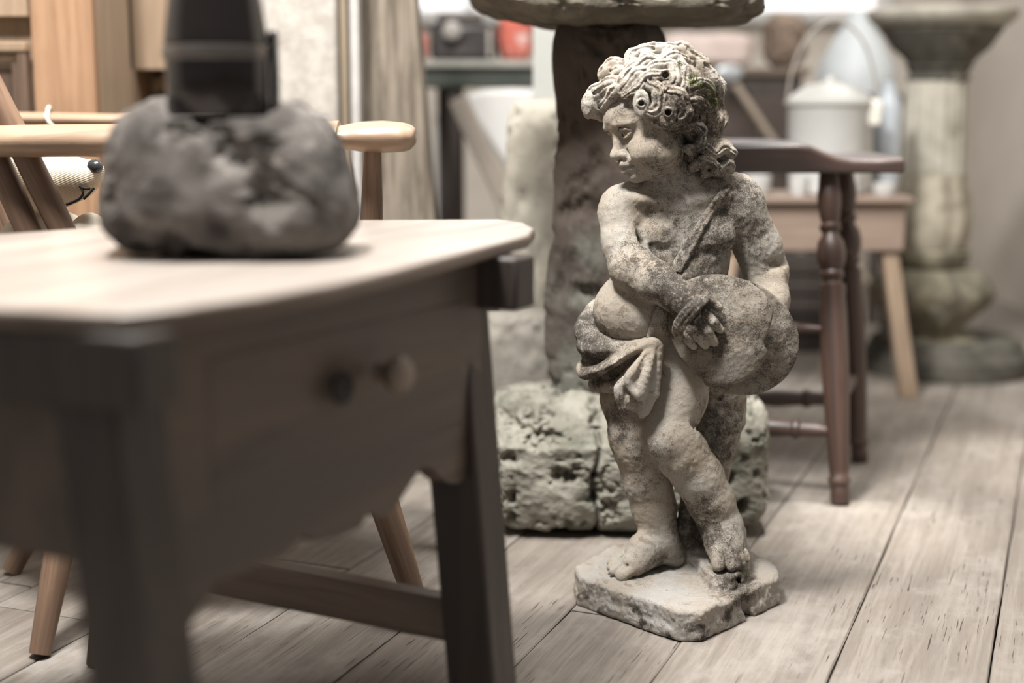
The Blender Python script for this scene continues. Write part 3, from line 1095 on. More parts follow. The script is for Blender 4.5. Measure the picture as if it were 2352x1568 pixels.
def cymbal(name, outline, cuv, cd_, normal, dome, th, extra, seed, boss=0):
    c = W(*cuv, cd_)
    F_ = frame(normal, (1, 0, 0))
    n = F_[:, 2]
    ol = []
    for (u, v) in outline:      # rim points on the plane of the disc
        d = ray(u, v)
        t = (c - CAM).dot(n) / d.dot(n)
        p = CAM + d * t - c
        ol.append((p.dot(F_[:, 0]), p.dot(F_[:, 1])))
    ol = np.array(ol)
    ang = np.arctan2(ol[:, 1], ol[:, 0]); rr = np.hypot(ol[:, 0], ol[:, 1])
    o = np.argsort(ang); ang, rr = ang[o], rr[o]
    na, nr = 240, 70
    th_ = np.linspace(-math.pi, math.pi, na, endpoint=False)
    R = np.interp(th_, np.r_[ang - 2 * math.pi, ang, ang + 2 * math.pi], np.r_[rr, rr, rr])
    R = np.convolve(np.r_[R[-1:], R, R[:1]], [0.25, 0.5, 0.25], 'valid')
    V, Fc = [], []
    prof = []
    for i in range(1, nr + 1):
        s = i / nr
        prof.append((s, dome * (1 - s ** 2.2) + (th / 2) * math.sqrt(max(0, 1 - max(0, (s - 0.96) / 0.04) ** 2)) - 0))
    back = [(s, dome * 0.75 * (1 - s ** 2.2) - (th / 2) * math.sqrt(max(0, 1 - max(0, (s - 0.96) / 0.04) ** 2))) for s in np.linspace(1, 0.05, 24)]
    rings = prof + back[1:]
    for s, z in rings:
        for a, r in zip(th_, R):
            V.append((math.cos(a) * r * s, math.sin(a) * r * s, z))
    m = len(rings)
    A = np.arange(na); A2 = (A + 1) % na
    for i in range(m - 1):
        Fc.append(np.stack([i * na + A, (i + 1) * na + A, (i + 1) * na + A2, i * na + A2], 1))
    V = np.array(V)
    V = np.concatenate([V, [[0, 0, dome + th / 2], [0, 0, dome * .75 - th / 2]]])
    f4 = np.concatenate(Fc)
    Wd = c + V @ F_.T
    nz = fbm(Wd, 26, 5, seed) * 0.0016 + fbm(Wd, 170, 3, seed + 9) * 0.0004
    Wd = Wd + n * nz[:, None]
    cz = len(Wd) - 2
    tris = [(cz, int(a), int(b)) for a, b in zip(A, A2)] + [((m - 1) * na + int(a), cz + 1, (m - 1) * na + int(b)) for a, b in zip(A, A2)]
    faces = [tuple(map(int, q[::-1])) for q in f4] + [t for t in tris]
    return link_mesh(name, Wd, faces, M_CYM, statue, origin=c, attrs={'grime': np.clip(grime_of(Wd) * 0.25 + extra + 0.30 * fbm(Wd, 22, 3, seed + 3), 0, 0.85)})


cymbal('cymbal', [(1566, 650), (1600, 636), (1640, 629), (1672, 632), (1708, 642), (1745, 664), (1768, 688), (1777, 712), (1770, 745), (1762, 768), (1754, 782), (1757, 796),
                  (1763, 806), (1756, 828), (1738, 852), (1706, 874), (1664, 886), (1632, 880), (1600, 862), (1572, 834), (1550, 800), (1537, 765), (1534, 725), (1543, 684)],
       (1655, 757), -120, (-0.15, -1, 0.12), 22 * S, 13 * S, 0.42, 51)
c2 = cymbal('cymbal', [(1700, 640), (1750, 658), (1790, 690), (1822, 735), (1836, 780), (1830, 822), (1808, 862), (1775, 890), (1730, 906), (1690, 906), (1650, 898), (1620, 884),
                  (1606, 840), (1602, 780), (1616, 710), (1650, 655)],
       (1722, 780), -76, (0.10, -1, 0.02), 10 * S, 10 * S, 0.40, 61)

# --- tree stump support -----------------------------------------------------
T = Field((W(1540, 1000)[0], W(1600, 900, -60)[1], 0.03), (W(1745, 1000)[0], W(1600, 900, 150)[1], W(1600, 860)[2]), 0.0019)
T.chain([W(1655, 880, 50), W(1655, 960, 52), W(1640, 1040, 56), W(1622, 1140, 60), W(1608, 1230, 62), W(1600, 1290, 66)], px(62, 58, 50, 46, 46, 58), 0.004)
T.chain([W(1585, 1120, 40), W(1575, 1200, 36), W(1570, 1270, 40)], px(16, 18, 30), 0.008)
T.chain([W(1560, 1260, 60), W(1640, 1270, 60)], px(30, 30), 0.012)
T.cap(W(1600, 1150, 0), W(1598, 1230, 0), 9 * S, 9 * S, 0.012, 'sub')
T.cap(W(1648, 910, -12), W(1654, 915, -6), 6 * S, 6 * S, 0.004, 'sub')
T.noise(0.02, 0.003, 31); T.noise(0.008, 0.0014, 32); T.noise(0.003, 0.0006, 33)
tp_, tq = T.mesh()
link_mesh('tree_stump', tp_, tq, M_STAT, statue, origin=W(1640, 1100, 50), attrs={'grime': grime_of(tp_, 0.35)})

# --- plinth with the rock under the forward foot ---------------------------
hp_ = 0.044
top = [G(u, v, hp_)[:2] for u, v in [(1321, 1300), (1330, 1324), (1556, 1402), (1610, 1404), (1664, 1380), (1789, 1322), (1786, 1298), (1725, 1262), (1450, 1236), (1398, 1252)]]
lo = np.array([min(p[0] for p in top) - .01, min(p[1] for p in top) - .01, -0.004])
hi = np.array([max(p[0] for p in top) + .01, max(p[1] for p in top) + .01, 0.105])
L = Field(lo, hi, 0.0015)
cen = np.mean(top, axis=0)
L.prism(top, 0.0, hp_, 0.006)
L.prism([cen + (p - cen) * 1.012 for p in top], 0.0, 0.018, 0.005, 0.006)
RK = [W(1640, 1300, -70), W(1690, 1300, -60)]
zt_ = P(1650, 1318, 1.946)[2]
rk = [G(u, v, zt_)[:2] for u, v in [(1604, 1268), (1610, 1298), (1634, 1320), (1682, 1326), (1712, 1306), (1724, 1276), (1716, 1240), (1640, 1232)]]
rc_ = np.mean(rk, axis=0)
L.prism(rk, hp_ - .01, zt_, 0.004, 0.004)
L.prism([rc_ + (p - rc_) * 1.06 for p in rk], hp_ - .01, (hp_ + zt_) / 2, 0.005, 0.006)
L.cap(W(1600, 1275, 20), W(1690, 1270, 0), 30 * S, 34 * S, 0.015)
L.ell(W(1740, 1308, 10), px(40, 60, 22), k=0.010)
q0, q1 = G(1700, 1350, hp_), G(1690, 1410, 0.0)
L.cap((q0[0] + .01, q0[1] - .022, .05), (q1[0] + .012, q1[1] - .012, 0.0), .010, .009, 0.008, 'sub')
L.cap(W(1690, 1330, -118), W(1700, 1380, -110), 8 * S, 10 * S, 0.006, 'sub')
L.noise(0.05, 0.0016, 41); L.noise(0.013, 0.0015, 42); L.noise(0.006, 0.0011, 44); L.noise(0.003, 0.0006, 43)
lp, lq = L.mesh()
lp[:, 2] = np.maximum(lp[:, 2], 0.0)
gl = grime_of(lp)
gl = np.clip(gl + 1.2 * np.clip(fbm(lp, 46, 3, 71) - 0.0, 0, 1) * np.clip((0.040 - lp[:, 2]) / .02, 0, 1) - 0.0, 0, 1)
link_mesh('plinth', lp, lq, M_PLI, statue, origin=base_p, attrs={'grime': gl})

# --- moss tufts in the curls and by the toes ---
mb = MB()
rs = random.Random(4)
for (u, v, r, n) in [(1590, 184, 12, 200), (1606, 196, 9, 80), (1630, 205, 8, 90), (1636, 222, 8, 110), (1640, 236, 7, 120), (1560, 146, 6, 60), (1706, 1314, 9, 50)]:
    for i in range(n):
        uu, vv = u + rs.gauss(0, r * .6), v + rs.gauss(0, r * .5)
        h = None
        F0 = Hh if v < 500 else L
        dr = ray(uu, vv)
        for Y in np.arange(1.82, 2.25, 0.0012):
            p = CAM + dr * (Y / dr[1])
            if F0.val(p) < 0:
                h = p; break
        if h is None: continue
        up = np.array([rs.uniform(-1, 1), rs.uniform(-1.2, 0.1), rs.uniform(-.2, 1.2)]); up /= np.linalg.norm(up)
        ln = rs.uniform(1.2, 3.2) * 0.0015
        Fm = frame(up)
        b3 = [h + Fm[:, 0] * .0006 * math.cos(a) + Fm[:, 1] * .0006 * math.sin(a) - up * .001 for a in (0, 2.1, 4.2)]
        mb.hexa(b3, [q * 0.25 + (h + up * ln) * 0.75 for q in b3])
mb.build('moss', M_MOSS, statue, label='green moss tufts')['kind'] = 'stuff'

# ------------------------------------------------------------------ the room
def struct(o):
    o['kind'] = 'structure'
    return o


M_FLOOR = None


def mat_floor():
    t = NT('worn_oak_boards')
    tc = t.n('ShaderNodeTexCoord')
    at = t.attr('plank')
    comb = t.n('ShaderNodeCombineXYZ')
    t.l(t.math('MULTIPLY', at, 37.0), comb.inputs[0]); t.l(t.math('MULTIPLY', at, 11.0), comb.inputs[1]); t.l(at, comb.inputs[2])
    add = t.n('ShaderNodeVectorMath', operation='ADD')
    t.l(tc.outputs['Object'], add.inputs[0]); t.l(comb.outputs[0], add.inputs[1])

    def sc(s, dist=None):
        mp = t.n('ShaderNodeMapping'); mp.inputs['Scale'].default_value = s
        t.l(add.outputs[0], mp.inputs['Vector'])
        return mp.outputs['Vector']
    g1 = t.noise(sc((2.4, 48, 48)), 1, 7, 0.66, 0.5)
    g2 = t.noise(sc((9, 190, 190)), 1, 5, 0.7, 0.3)
    g3 = t.noise(sc((5, 7, 7)), 1, 6, 0.7)
    c = t.mix(t.ramp(g1, 0.36, 0.64), (0.255, 0.228, 0.20), (0.165, 0.145, 0.126))
    c = t.mix(t.ramp(g2, 0.46, 0.70, 0, 0.75), c, (0.14, 0.115, 0.092))
    g4 = t.noise(sc((30, 420, 420)), 1, 4, 0.7)
    c = t.mix(t.ramp(g4, 0.5, 0.7, 0, 0.35), c, (0.12, 0.095, 0.075))
    c = t.mix(t.ramp(g3, 0.46, 0.66, 0, 0.6), c, (0.33, 0.305, 0.278))
    c = t.mix(t.ramp(g3, 0.44, 0.30, 0, 0.45), c, (0.17, 0.14, 0.11))
    c = t.mix(t.ramp(at, 0.0, 1.0, 0, 0.35, False), c, (0.20, 0.165, 0.135))
    k = t.ramp(t.noise(sc((13, 330, 330)), 1, 2, 0.5, 0.2), 0.665, 0.69)
    k2 = t.math('MULTIPLY', k, t.ramp(t.noise(sc((2.5, 3, 3)), 1, 2, 0.5), 0.46, 0.52))
    c = t.mix(t.math('MULTIPLY', k2, 0.9), c, (0.035, 0.028, 0.022))
    n = t.bump(t.math('SUBTRACT', g2, t.math('MULTIPLY', k2, 2.0)), 0.5, 0.002)
    n = t.bump(g1, 0.35, 0.004, n)
    return t.out(c, 0.62, n, 0.35)


def build_floor():
    ang = math.radians(68.5)
    d = np.array([math.cos(ang), math.sin(ang), 0]); n = np.array([math.sin(ang), -math.cos(ang), 0])
    R = np.stack([d, n * -1, [0, 0, 1]], axis=1)
    rs = random.Random(11)
    V, F, A = [], [], []
    edges = [-.064 + 0, -.254, -.464, -.645, -.84, -1.03, -1.24, -1.44, -1.66, -1.88, -2.1, -2.33, -2.55, -2.8, -3.05]
    e = -.064
    up = []
    while e < 2.9:
        e += rs.uniform(.17, .22); up.append(e)
    allx = sorted(edges + up)
    for i in range(len(allx) - 1):
        a, b = allx[i] + 0.0011, allx[i + 1] - 0.0011
        s = -1.5 + rs.uniform(-1, 0)
        if abs(allx[i + 1] + .464) < 1e-6:
            cuts = [-2.5, 0.2, 1.865, 4.1, 6.3, 7.5]
        else:
            cuts = [s]
            while cuts[-1] < 7.2:
                nx = cuts[-1] + rs.uniform(1.5, 2.7)
                if allx[i + 1] > -.5 and 1.6 < nx < 3.3: nx = 3.4
                cuts.append(nx)
        for c0, c1 in zip(cuts[:-1], cuts[1:]):
            val = rs.random(); dz = rs.uniform(-0.0012, 0.0)
            tilt = rs.uniform(-.0006, .0006)
            m = max(2, int((c1 - c0) / 0.12))
            base = len(V)
            wob = [(rs.uniform(-.0009, .0009), rs.uniform(-.0009, .0009)) for _ in range(m + 1)]
            for k in range(m + 1):
                q = c0 + 0.0012 + (c1 - c0 - 0.0024) * k / m
                wa, wb = wob[k]
                for off, z in ((a + wa, -.03), (a + wa, dz - .0016), (a + wa + .002, dz), (b + wb - .002, dz + tilt), (b + wb, dz - .0016), (b + wb, -.03)):
                    V.append(d * q + n * off + np.array([0, 0, z])); A.append(val)
            for k in range(m):
                for j in range(5):
                    p0 = base + k * 6 + j
                    F.append((p0, p0 + 6, p0 + 7, p0 + 1))
            F.append(tuple(base + j for j in range(6))); F.append(tuple(base + m * 6 + j for j in range(5, -1, -1)))
    V = np.array(V)
    o = link_mesh('floor', V, F, mat_floor(), origin=(0, 0, 0), rot=R, smooth=False, attrs={'plank': A})
    bm = bmesh.new(); bm.from_mesh(o.data); bmesh.ops.recalc_face_normals(bm, faces=bm.faces); bm.to_mesh(o.data); bm.free()
    struct(o)
    # dark earth seen in the gaps
    mb = MB().box((0.2, 3.0, -0.06), (7, 8, 0.05))
    struct(mb.build('trim_1', mat_plain('dark_underfloor', (0.03, 0.025, 0.02), 0.9)))


build_floor()
M_WALL = mat_stone('cream_plaster', (0.56, 0.51, 0.45), (0.50, 0.455, 0.40), scale=2.5, bump=0.004, spots=0.08, fine=30)
M_WHITE = mat_plain('white_paint', (0.56, 0.55, 0.53), 0.5, var=0.06)
WY = 5.9
struct(MB().box((-0.3, WY + .05, 0.52), (5.4, 0.1, 1.04)).box((-1.85, WY + .05, 1.9), (2.3, 0.1, 1.75)).box((1.95, WY + .05, 1.9), (0.9, 0.1, 1.75)).box((0.4, WY + .05, 2.6), (2.3, 0.1, 0.3)).build('wall_back', M_WALL))
struct(MB().box((1.86, 4.2, 1.4), (0.1, 4.4, 2.8)).build('wall_right', M_WALL))
struct(MB().box((-2.3, 3.6, 1.4), (0.1, 5.4, 2.8)).build('wall_left', M_WALL))
win = struct(MB().box((0.4, WY, 1.06), (2.3, 0.16, 0.05)).box((0.4, WY, 2.43), (2.3, 0.1, 0.06)).box((-0.72, WY, 1.74), (0.06, 0.1, 1.36)).box((1.5, WY, 1.74), (0.06, 0.1, 1.36)).box((0.4, WY, 1.74), (0.05, 0.08, 1.36)).box((-0.17, WY, 1.74), (0.035, 0.06, 1.36)).box((0.95, WY, 1.74), (0.035, 0.06, 1.36)).build('window_1', M_WHITE, bevel=0.004))
tg = NT('daylit_window')
tg.b.inputs['Base Color'].default_value = (0.8, 0.8, 0.8, 1)
vv = tg.coord()
ec = tg.mix(tg.ramp(tg.noise(vv, 3.5, 3, 0.5), 0.50, 0.62, 0, 0.8), (0.95, 0.96, 1.0), (0.98, 0.78, 0.76))
tg.l(ec, tg.b.inputs['Emission Color']); tg.b.inputs['Emission Strength'].default_value = 0.64
gp = MB().box((0.4, WY + .03, 1.74), (2.2, 0.01, 1.36)).build('glass_pane', tg.m, win, label='bright frosted panes with daylight behind')

# ------------------------------------------------------------------ rough stone birdbath / bench behind the statue
M_BOULD = mat_stone('mossy_sandstone', (0.32, 0.305, 0.26), (0.20, 0.188, 0.155), (0.11, 0.12, 0.088), scale=13, bump=0.02, spots=0.6, fine=70)
M_POST = mat_stone('dark_hewn_stone', (0.085, 0.068, 0.056), (0.055, 0.045, 0.038), (0.19, 0.19, 0.165), scale=5, bump=0.012, spots=0.35, fine=60)
M_SLAB = mat_stone('weathered_slab_stone', (0.115, 0.10, 0.078), (0.19, 0.175, 0.14), (0.06, 0.052, 0.042), scale=9, bump=0.014, spots=0.5, fine=60)
bx_, by_ = 0.196, 2.42
bath = empty('stone_pedestal_table', (bx_, by_, 0), 'rough stone slab on a dark hewn post and mossy boulder base behind the cherub', 'stone table')


def warp_b(w):
    w = w.copy()
    top = np.clip((w[:, 2] - 0.16) / 0.07, 0, 1)
    w[:, 1] += 0.045 * top * (w[:, 1] < by_)      # front upper edge rolls back
    crack = np.exp(-((w[:, 0] - P(1368, 1100, 2.3)[0] - 0.006 * np.sin(w[:, 2] * 50)) / 0.0035) ** 2) * (w[:, 1] < by_ - 0.06) * (w[:, 2] < 0.19)
    w[:, 1] += crack * 0.022
    und = np.clip((0.03 - w[:, 2]) / 0.03, 0, 1)
    w[:, 1] += 0.012 * und * (w[:, 1] < by_)
    return w


rock('boulder_base', (bx_, by_, 0.118), (0.248, 0.122, 0.118), M_BOULD, bath, n=170, power=5.5, amp=0.008, freq=7, seed=3, warp=warp_b, pits=0.026, ridge=0.0035, ridge_freq=36)


def warp_p(w):
    w = w.copy()
    z = w[:, 2]
    cx = P(1395, 500, 2.42)[0]
    k = 1 + 0.10 * np.clip((0.52 - z) / 0.3, 0, 1) + 0.05 * np.sin(z * 17 + 1)
    w[:, 0] = cx + (w[:, 0] - cx) * k
    w[:, 0] -= 0.012 * np.exp(-((z - .72) / .06) ** 2) * (w[:, 0] < cx) * -1
    return w


pc = P(1395, 500, 2.42)
o = rock('post', (0, 0, 0.535), (0.088, 0.058, 0.325), M_POST, None, n=90, power=9, amp=0.005, freq=9, seed=8, pits=0.012)
# rotate so that its lighter side face looks left-forward
V_ = np.array([v.co for v in o.data.vertices]); bpy.data.objects.remove(o)
ra = math.radians(-24)
Rz = np.array([[math.cos(ra), -math.sin(ra), 0], [math.sin(ra), math.cos(ra), 0], [0, 0, 1]])
Vw = warp_p(V_ @ Rz.T + np.array([pc[0], 2.42, 0.535]))
link_mesh('post', Vw, _CS[90][1], M_POST, bath, origin=(pc[0], 2.42, 0.535))


def warp_s(w):
    w = w.copy()
    k = np.clip((w[:, 0] - P(1085, 30, 2.3)[0]) / 0.12, 0, 1)
    bot = w[:, 2] < 0.90
    w[bot, 2] += 0.022 * (1 - k[bot])
    return w


sc_ = P(1408, 0, 2.40)
rock('slab', (sc_[0], 2.42, 0.905), (0.236, 0.19, 0.052), M_SLAB, bath, n=100, power=6, amp=0.006, freq=9, seed=14, warp=warp_s, pits=0.012, flat_bottom=False)

# ------------------------------------------------------------------ standing stones and boards behind
M_LIME = mat_stone('pale_limestone', (0.37, 0.345, 0.29), (0.28, 0.255, 0.21), (0.20, 0.18, 0.148), scale=8, bump=0.012, spots=0.35, fine=55)
p = P(1228, 500, 2.86)
tag(rock('standing_stone', (p[0], 2.86, 0.365), (0.062, 0.06, 0.365), M_LIME, None, n=50, power=6, amp=0.008, freq=8, seed=21, pits=0.012,
         warp=lambda w: np.stack([p[0] + (w[:, 0] - p[0]) * (1.0 + 0.35 * np.clip((0.62 - w[:, 2]) / 0.5, 0, 1)), w[:, 1], w[:, 2]], 1)),
    'tall narrow pale limestone block standing just left of the dark stone post', 'stone block')
p = P(1172, 800, 2.72)
tag(rock('stone_block', (p[0], 2.70, 0.165), (0.085, 0.07, 0.168), mat_stone('grey_limestone', (0.29, 0.268, 0.235), (0.22, 0.20, 0.172), scale=9, bump=0.01, spots=0.4, fine=60), None, n=40, power=7, amp=0.005, freq=8, seed=25, pits=0.008),
    'short grey stone block behind the mossy boulder, beside the dark table leg', 'stone block')
a_, b_ = P(1224, 200, 3.15), P(1300, 200, 3.15)
tag(MB().box(((a_[0] + b_[0]) / 2, 3.16, 0.46), (b_[0] - a_[0], 0.03, 0.92)).build('board', mat_plain('pale_grey_board', (0.38, 0.38, 0.355), 0.6, var=0.1, scale=6), bevel=0.003),
    'narrow pale grey upright board behind the tall limestone block', 'board')

# plaster pier, strip and timber post
M_PLAS = mat_stone('speckled_white_stone', (0.44, 0.41, 0.37), (0.34, 0.312, 0.28), scale=28, bump=0.006, spots=0.35, fine=120)
a_, b_ = P(560, 150, 2.75), P(772, 150, 2.75)
tag(MB().box(((a_[0] + b_[0]) / 2, 2.86, 0.7), (b_[0] - a_[0], 0.2, 1.4)).build('stone_pier', M_PLAS, bevel=0.01), 'tall speckled white stone pier behind the dark lantern', 'stone pier')
pe = b_[0]
tag(MB().box((pe + .008, 2.85, 0.7), (.014, 0.1, 1.4)).build('timber_batten', mat_wood('brown_batten_wood', (0.25, 0.20, 0.14), (0.17, 0.13, 0.09), 'Z', 0.8), bevel=0.002), 'thin brown batten along the right edge of the white stone pier', 'batten')
tag(MB().box((pe + .0255, 2.86, 0.7), (.018, 0.06, 1.4)).build('white_strip', mat_plain('white_painted_strip', (0.45, 0.43, 0.41), 0.7), bevel=0.002), 'thin white upright strip between brown batten and weathered timber post', 'strip')
M_GREYW = mat_wood('grey_weathered_timber', (0.25, 0.212, 0.168), (0.11, 0.09, 0.07), 'Z', 0.85, 1.6, 0.2, 0.5, contrast=1.5)
a_, b_ = P(808, 100, 2.95), P(948, 0, 2.95); c_ = P(1000, 560, 2.95)
mb = MB()
za = 1.4
bl = [(a_[0], 2.95, 0), (c_[0] + .035, 2.95, 0), (c_[0] + .035, 3.10, 0), (a_[0], 3.10, 0)]
tl = [(a_[0], 2.95, za), (b_[0] - .03, 2.95, za), (b_[0] - .03, 3.10, za), (a_[0], 3.10, za)]
mb.hexa(bl, tl)
tag(mb.build('timber_post', M_GREYW, bevel=0.006), 'thick weathered grey-brown timber post right of the white strip', 'post')

# ------------------------------------------------------------------ pine cupboard at the left
M_PINE = mat_wood('old_pine', (0.37, 0.225, 0.135), (0.27, 0.155, 0.088), 'Z', 0.55, 0.9, 0.35, contrast=1.3)
M_PINE2 = mat_wood('greyed_pine', (0.33, 0.24, 0.165), (0.26, 0.182, 0.12), 'Z', 0.65, 0.7, 0.3)
M_PINED = mat_wood('dark_pine_panel', (0.13, 0.082, 0.055), (0.07, 0.047, 0.034), 'Z', 0.6)
cy = 2.62
xL, x0, x1 = P(-260, 150, cy)[0], P(58, 150, cy)[0], P(202, 150, cy)[0]
x2 = x1 - .001
cup = empty('pine_cupboard', ((xL + x1) / 2, cy + .2, 0), 'tall old pine cupboard with panelled door behind the armchair', 'cupboard')
MB().box(((xL + x2) / 2, cy + .185, 0.72), (x2 - xL, 0.23, 1.44)).build('carcass', M_PINE2, cup, bevel=0.003)
MB().box(((x0 + x1) / 2, cy + .055, 0.72), (x1 - x0, 0.03, 1.40)).build('stile', M_PINE, cup, bevel=0.003)
dr = MB().box(((xL + x0) / 2, cy + .05, 1.15), (x0 - xL - .004, 0.025, 0.54)).build('door', M_PINE2, cup, bevel=0.002)
zt = P(30, 95, cy)[2]
mb = MB()
for i, (o_, t_) in enumerate(((0.0, 0.006), (0.010, 0.012))):
    pass
mb.box(((xL + x0) / 2, cy + .03, zt - .009), (x0 - xL - .006, 0.034, 0.018)).box(((xL + x0) / 2, cy + .036, zt - .026), (x0 - xL - .03, 0.024, 0.014))
mb.build('moulding', M_PINE2, dr, bevel=0.003)
mb = MB().box((x0 - .013, cy + .032, zt / 2), (0.016, 0.032, zt - .02)).box((x0 - .030, cy + .038, zt / 2), (0.010, 0.022, zt - .05))
mb.build('moulding', M_PINED, dr, bevel=0.003, label='dark vertical moulding')
MB().box(((xL + x0) / 2 - .02, cy + .05, zt / 2 - .02), (x0 - xL - .04, 0.012, zt - .06)).build('panel', M_PINED, dr)

# dresser beside it with a dark niche
dy = 3.1
a_, b_ = P(283, 150, dy)[0], P(600, 150, dy)[0]
dres = empty('pine_dresser', ((a_ + b_) / 2, dy + .2, 0), 'tan pine dresser with a dark open niche, behind the lantern', 'dresser')
z1, z0 = P(300, 160, dy)[2], P(300, 262, dy)[2]
mb = MB().box(((a_ + b_) / 2, dy + .2, (z1 + 1.5) / 2), (b_ - a_, 0.4, 1.5 - z1)).box(((a_ + b_) / 2, dy + .2, z0 / 2), (b_ - a_, 0.4, z0))
mb.box((a_ + .012, dy + .2, 0.75), (0.024, 0.4, 1.5)).box((b_ - .012, dy + .2, 0.75), (0.024, 0.4, 1.5)).box(((a_ + b_) / 2, dy + .39, 0.75), (b_ - a_, 0.02, 1.5))
mb.build('carcass', M_PINE2, dres, bevel=0.002)
MB().box(((a_ + b_) / 2, dy + .37, (z0 + z1) / 2), (b_ - a_ - .03, 0.01, z1 - z0)).build('niche_back', mat_plain('niche_dark_wood', (0.045, 0.032, 0.026), 0.8), dres, label='dark back of the niche')
q0, q1 = P(306, 262, dy + .16), P(390, 192, dy + .16)
q0[2] = z0 + .054
t_ = MB().tube([q0 + [0, 0, -.03], (q0 + q1) / 2, q1 + [0, 0, .01]], [.016, .022, .014], 12, 0.5, up=(0, 1, 0))
o = t_.build('wooden_slat', mat_wood('pale_slat_wood', (0.46, 0.37, 0.27), (0.36, 0.28, 0.2), 'Z', 0.7), smooth=True)
tag(o, 'pale curved wooden slat leaning across the dark dresser niche', 'slat')

# ------------------------------------------------------------------ work table with bric-a-brac, far behind
M_DKG = mat_plain('dark_green_paint', (0.05, 0.058, 0.048), 0.45, var=0.4, scale=9)
M_DKB = mat_wood('very_dark_wood', (0.06, 0.047, 0.04), (0.04, 0.032, 0.028), 'Z', 0.6)
wy = 4.0
xa, xb = P(968, 150, wy)[0], P(1330, 150, wy)[0]
zt = P(1000, 138, wy)[2]
wt = empty('work_table', ((xa + xb) / 2, wy + .25, 0), 'dark green painted table carrying odds and ends, far behind the timber post', 'table')
MB().box(((xa + xb) / 2, wy + .25, zt - .010), (xb - xa + .02, 0.54, 0.02)).build('tabletop', mat_plain('grey_tabletop', (0.30, 0.29, 0.26), 0.5), wt, bevel=0.003)
MB().box(((xa + xb) / 2, wy + .25, zt - .047), (xb - xa - .01, 0.50, 0.054)).build('apron', M_DKG, wt, bevel=0.003)
for lx, ly in ((P(1047, 300, wy)[0], wy + .04), (xb - .04, wy + .04), (xa + .04, wy + .47), (xb - .04, wy + .47)):
    MB().box((lx, ly, (zt - .07) / 2), (0.042, 0.042, zt - .07)).build('leg', M_DKB, wt, bevel=0.002)
# things on it
a_, b_ = P(983, 100, 4.1), P(1143, 100, 4.1)
cx_ = (a_[0] + b_[0]) / 2
ty = empty('old_machine', (cx_, 4.2, zt), 'dark battered metal machine on the green work table', 'machine')
M_BLK = mat_plain('dark_battered_metal', (0.06, 0.052, 0.05), 0.4, 0.5, 0.4, 0.6, 25)
MB().box((cx_, 4.2, zt + .055), (0.19, 0.16, 0.11)).build('casing', M_BLK, ty, bevel=0.02)
MB().box((cx_ - .01, 4.19, zt + .122), (0.13, 0.11, 0.03)).build('hood', mat_plain('brown_hood', (0.10, 0.082, 0.072), 0.5), ty, bevel=0.012)
MB().lathe((cx_ - .03, 4.10, zt + .085), [(0.001, 0), (.022, .0), (.026, .012), (.014, .02), (.001, .02)], 20, (0, -1, 0)).build('dial', mat_plain('grey_dial', (0.3, 0.28, 0.26), 0.4), ty, smooth=True)
MB().box((cx_ + .075, 4.11, zt + .05), (0.012, 0.012, 0.08)).build('lever', mat_plain('pale_lever', (0.33, 0.30, 0.27), 0.4), ty, bevel=0.003)
M_RED = mat_stone('red_printed_cloth', (0.50, 0.14, 0.10), (0.40, 0.10, 0.08), (0.62, 0.52, 0.48), scale=14, bump=0.002, spots=0.1, fine=40)
p = P(1183, 90, 4.25)
tag(rock('printed_cushion', (p[0], 4.28, zt + .068), (0.05, 0.06, 0.07), M_RED, n=24, power=3, amp=0.004, freq=9, seed=31), 'red and white printed cushion right of the dark machine', 'cushion')
p = P(968, 95, 4.35)
tag(rock('red_cushion', (p[0] - .004, 4.36, zt + .045), (0.022, 0.05, 0.046), mat_plain('red_cloth', (0.50, 0.13, 0.10), 0.8), n=20, power=3, amp=0.003, freq=9, seed=32), 'small red cushion on the far left end of the green work table', 'cushion')
# under and beside it
a_ = P(1010, 380, 4.35)
tag(MB().box((a_[0], 4.64, 0.34), (0.06, 0.02, 0.68)).build('board', M_WHITE, bevel=0.002), 'narrow white board standing under the green work table', 'board')
ol = [(1076, 214), (1112, 204), (1180, 202), (1262, 206), (1262, 470), (1196, 470), (1166, 392), (1064, 238)]
f_ = [P(u, v, 3.72) for u, v in ol]
wc = empty('white_chair', (f_[3][0], 3.82, 0), 'white plastic chair shell on splayed legs in front of the green work table', 'chair')
MB().hexa([q for q in f_], [q + np.array([0, .22, 0]) for q in f_]).build('seat_shell', M_WHITE, wc, bevel=0.014, seg=3)
q = P(1235, 470, 3.8)
for dx, dy2 in ((-.03, 0), (.05, 0), (-.03, .14), (.05, .14)):
    MB().tube([(q[0] + dx * .6, 3.78 + dy2, q[2] + .02), (q[0] + dx * 1.6, 3.78 + dy2, 0.0)], [.012, .009], 10).build('leg', M_DKB, wc, smooth=True)
a_, b_ = P(1050, 225, 3.60), P(1190, 520, 3.60)
d_ = (b_ - a_); d_ /= np.linalg.norm(d_)
bot = a_ + d_ * ((a_[2] - 0.012) / -d_[2])
mb = MB().box((a_ + bot) / 2, (0.05, 0.02, np.linalg.norm(bot - a_)), frame(d_))
tag(mb.build('leaning_plank', mat_wood('grey_plank_wood', (0.30, 0.26, 0.22), (0.22, 0.19, 0.16), 'Z', 0.8), bevel=0.003, rot=frame(d_)), 'grey plank leaning diagonally beside the white chair shell', 'plank')
p = P(1105, 470, 3.5)
tag(rock('dark_sack', (p[0], 3.5, 0.215), (0.06, 0.06, 0.215), mat_plain('dark_sacking', (0.055, 0.047, 0.042), 0.9), n=24, power=3, amp=0.01, freq=8, seed=35), 'dark sack standing below the white chair shell', 'sack')

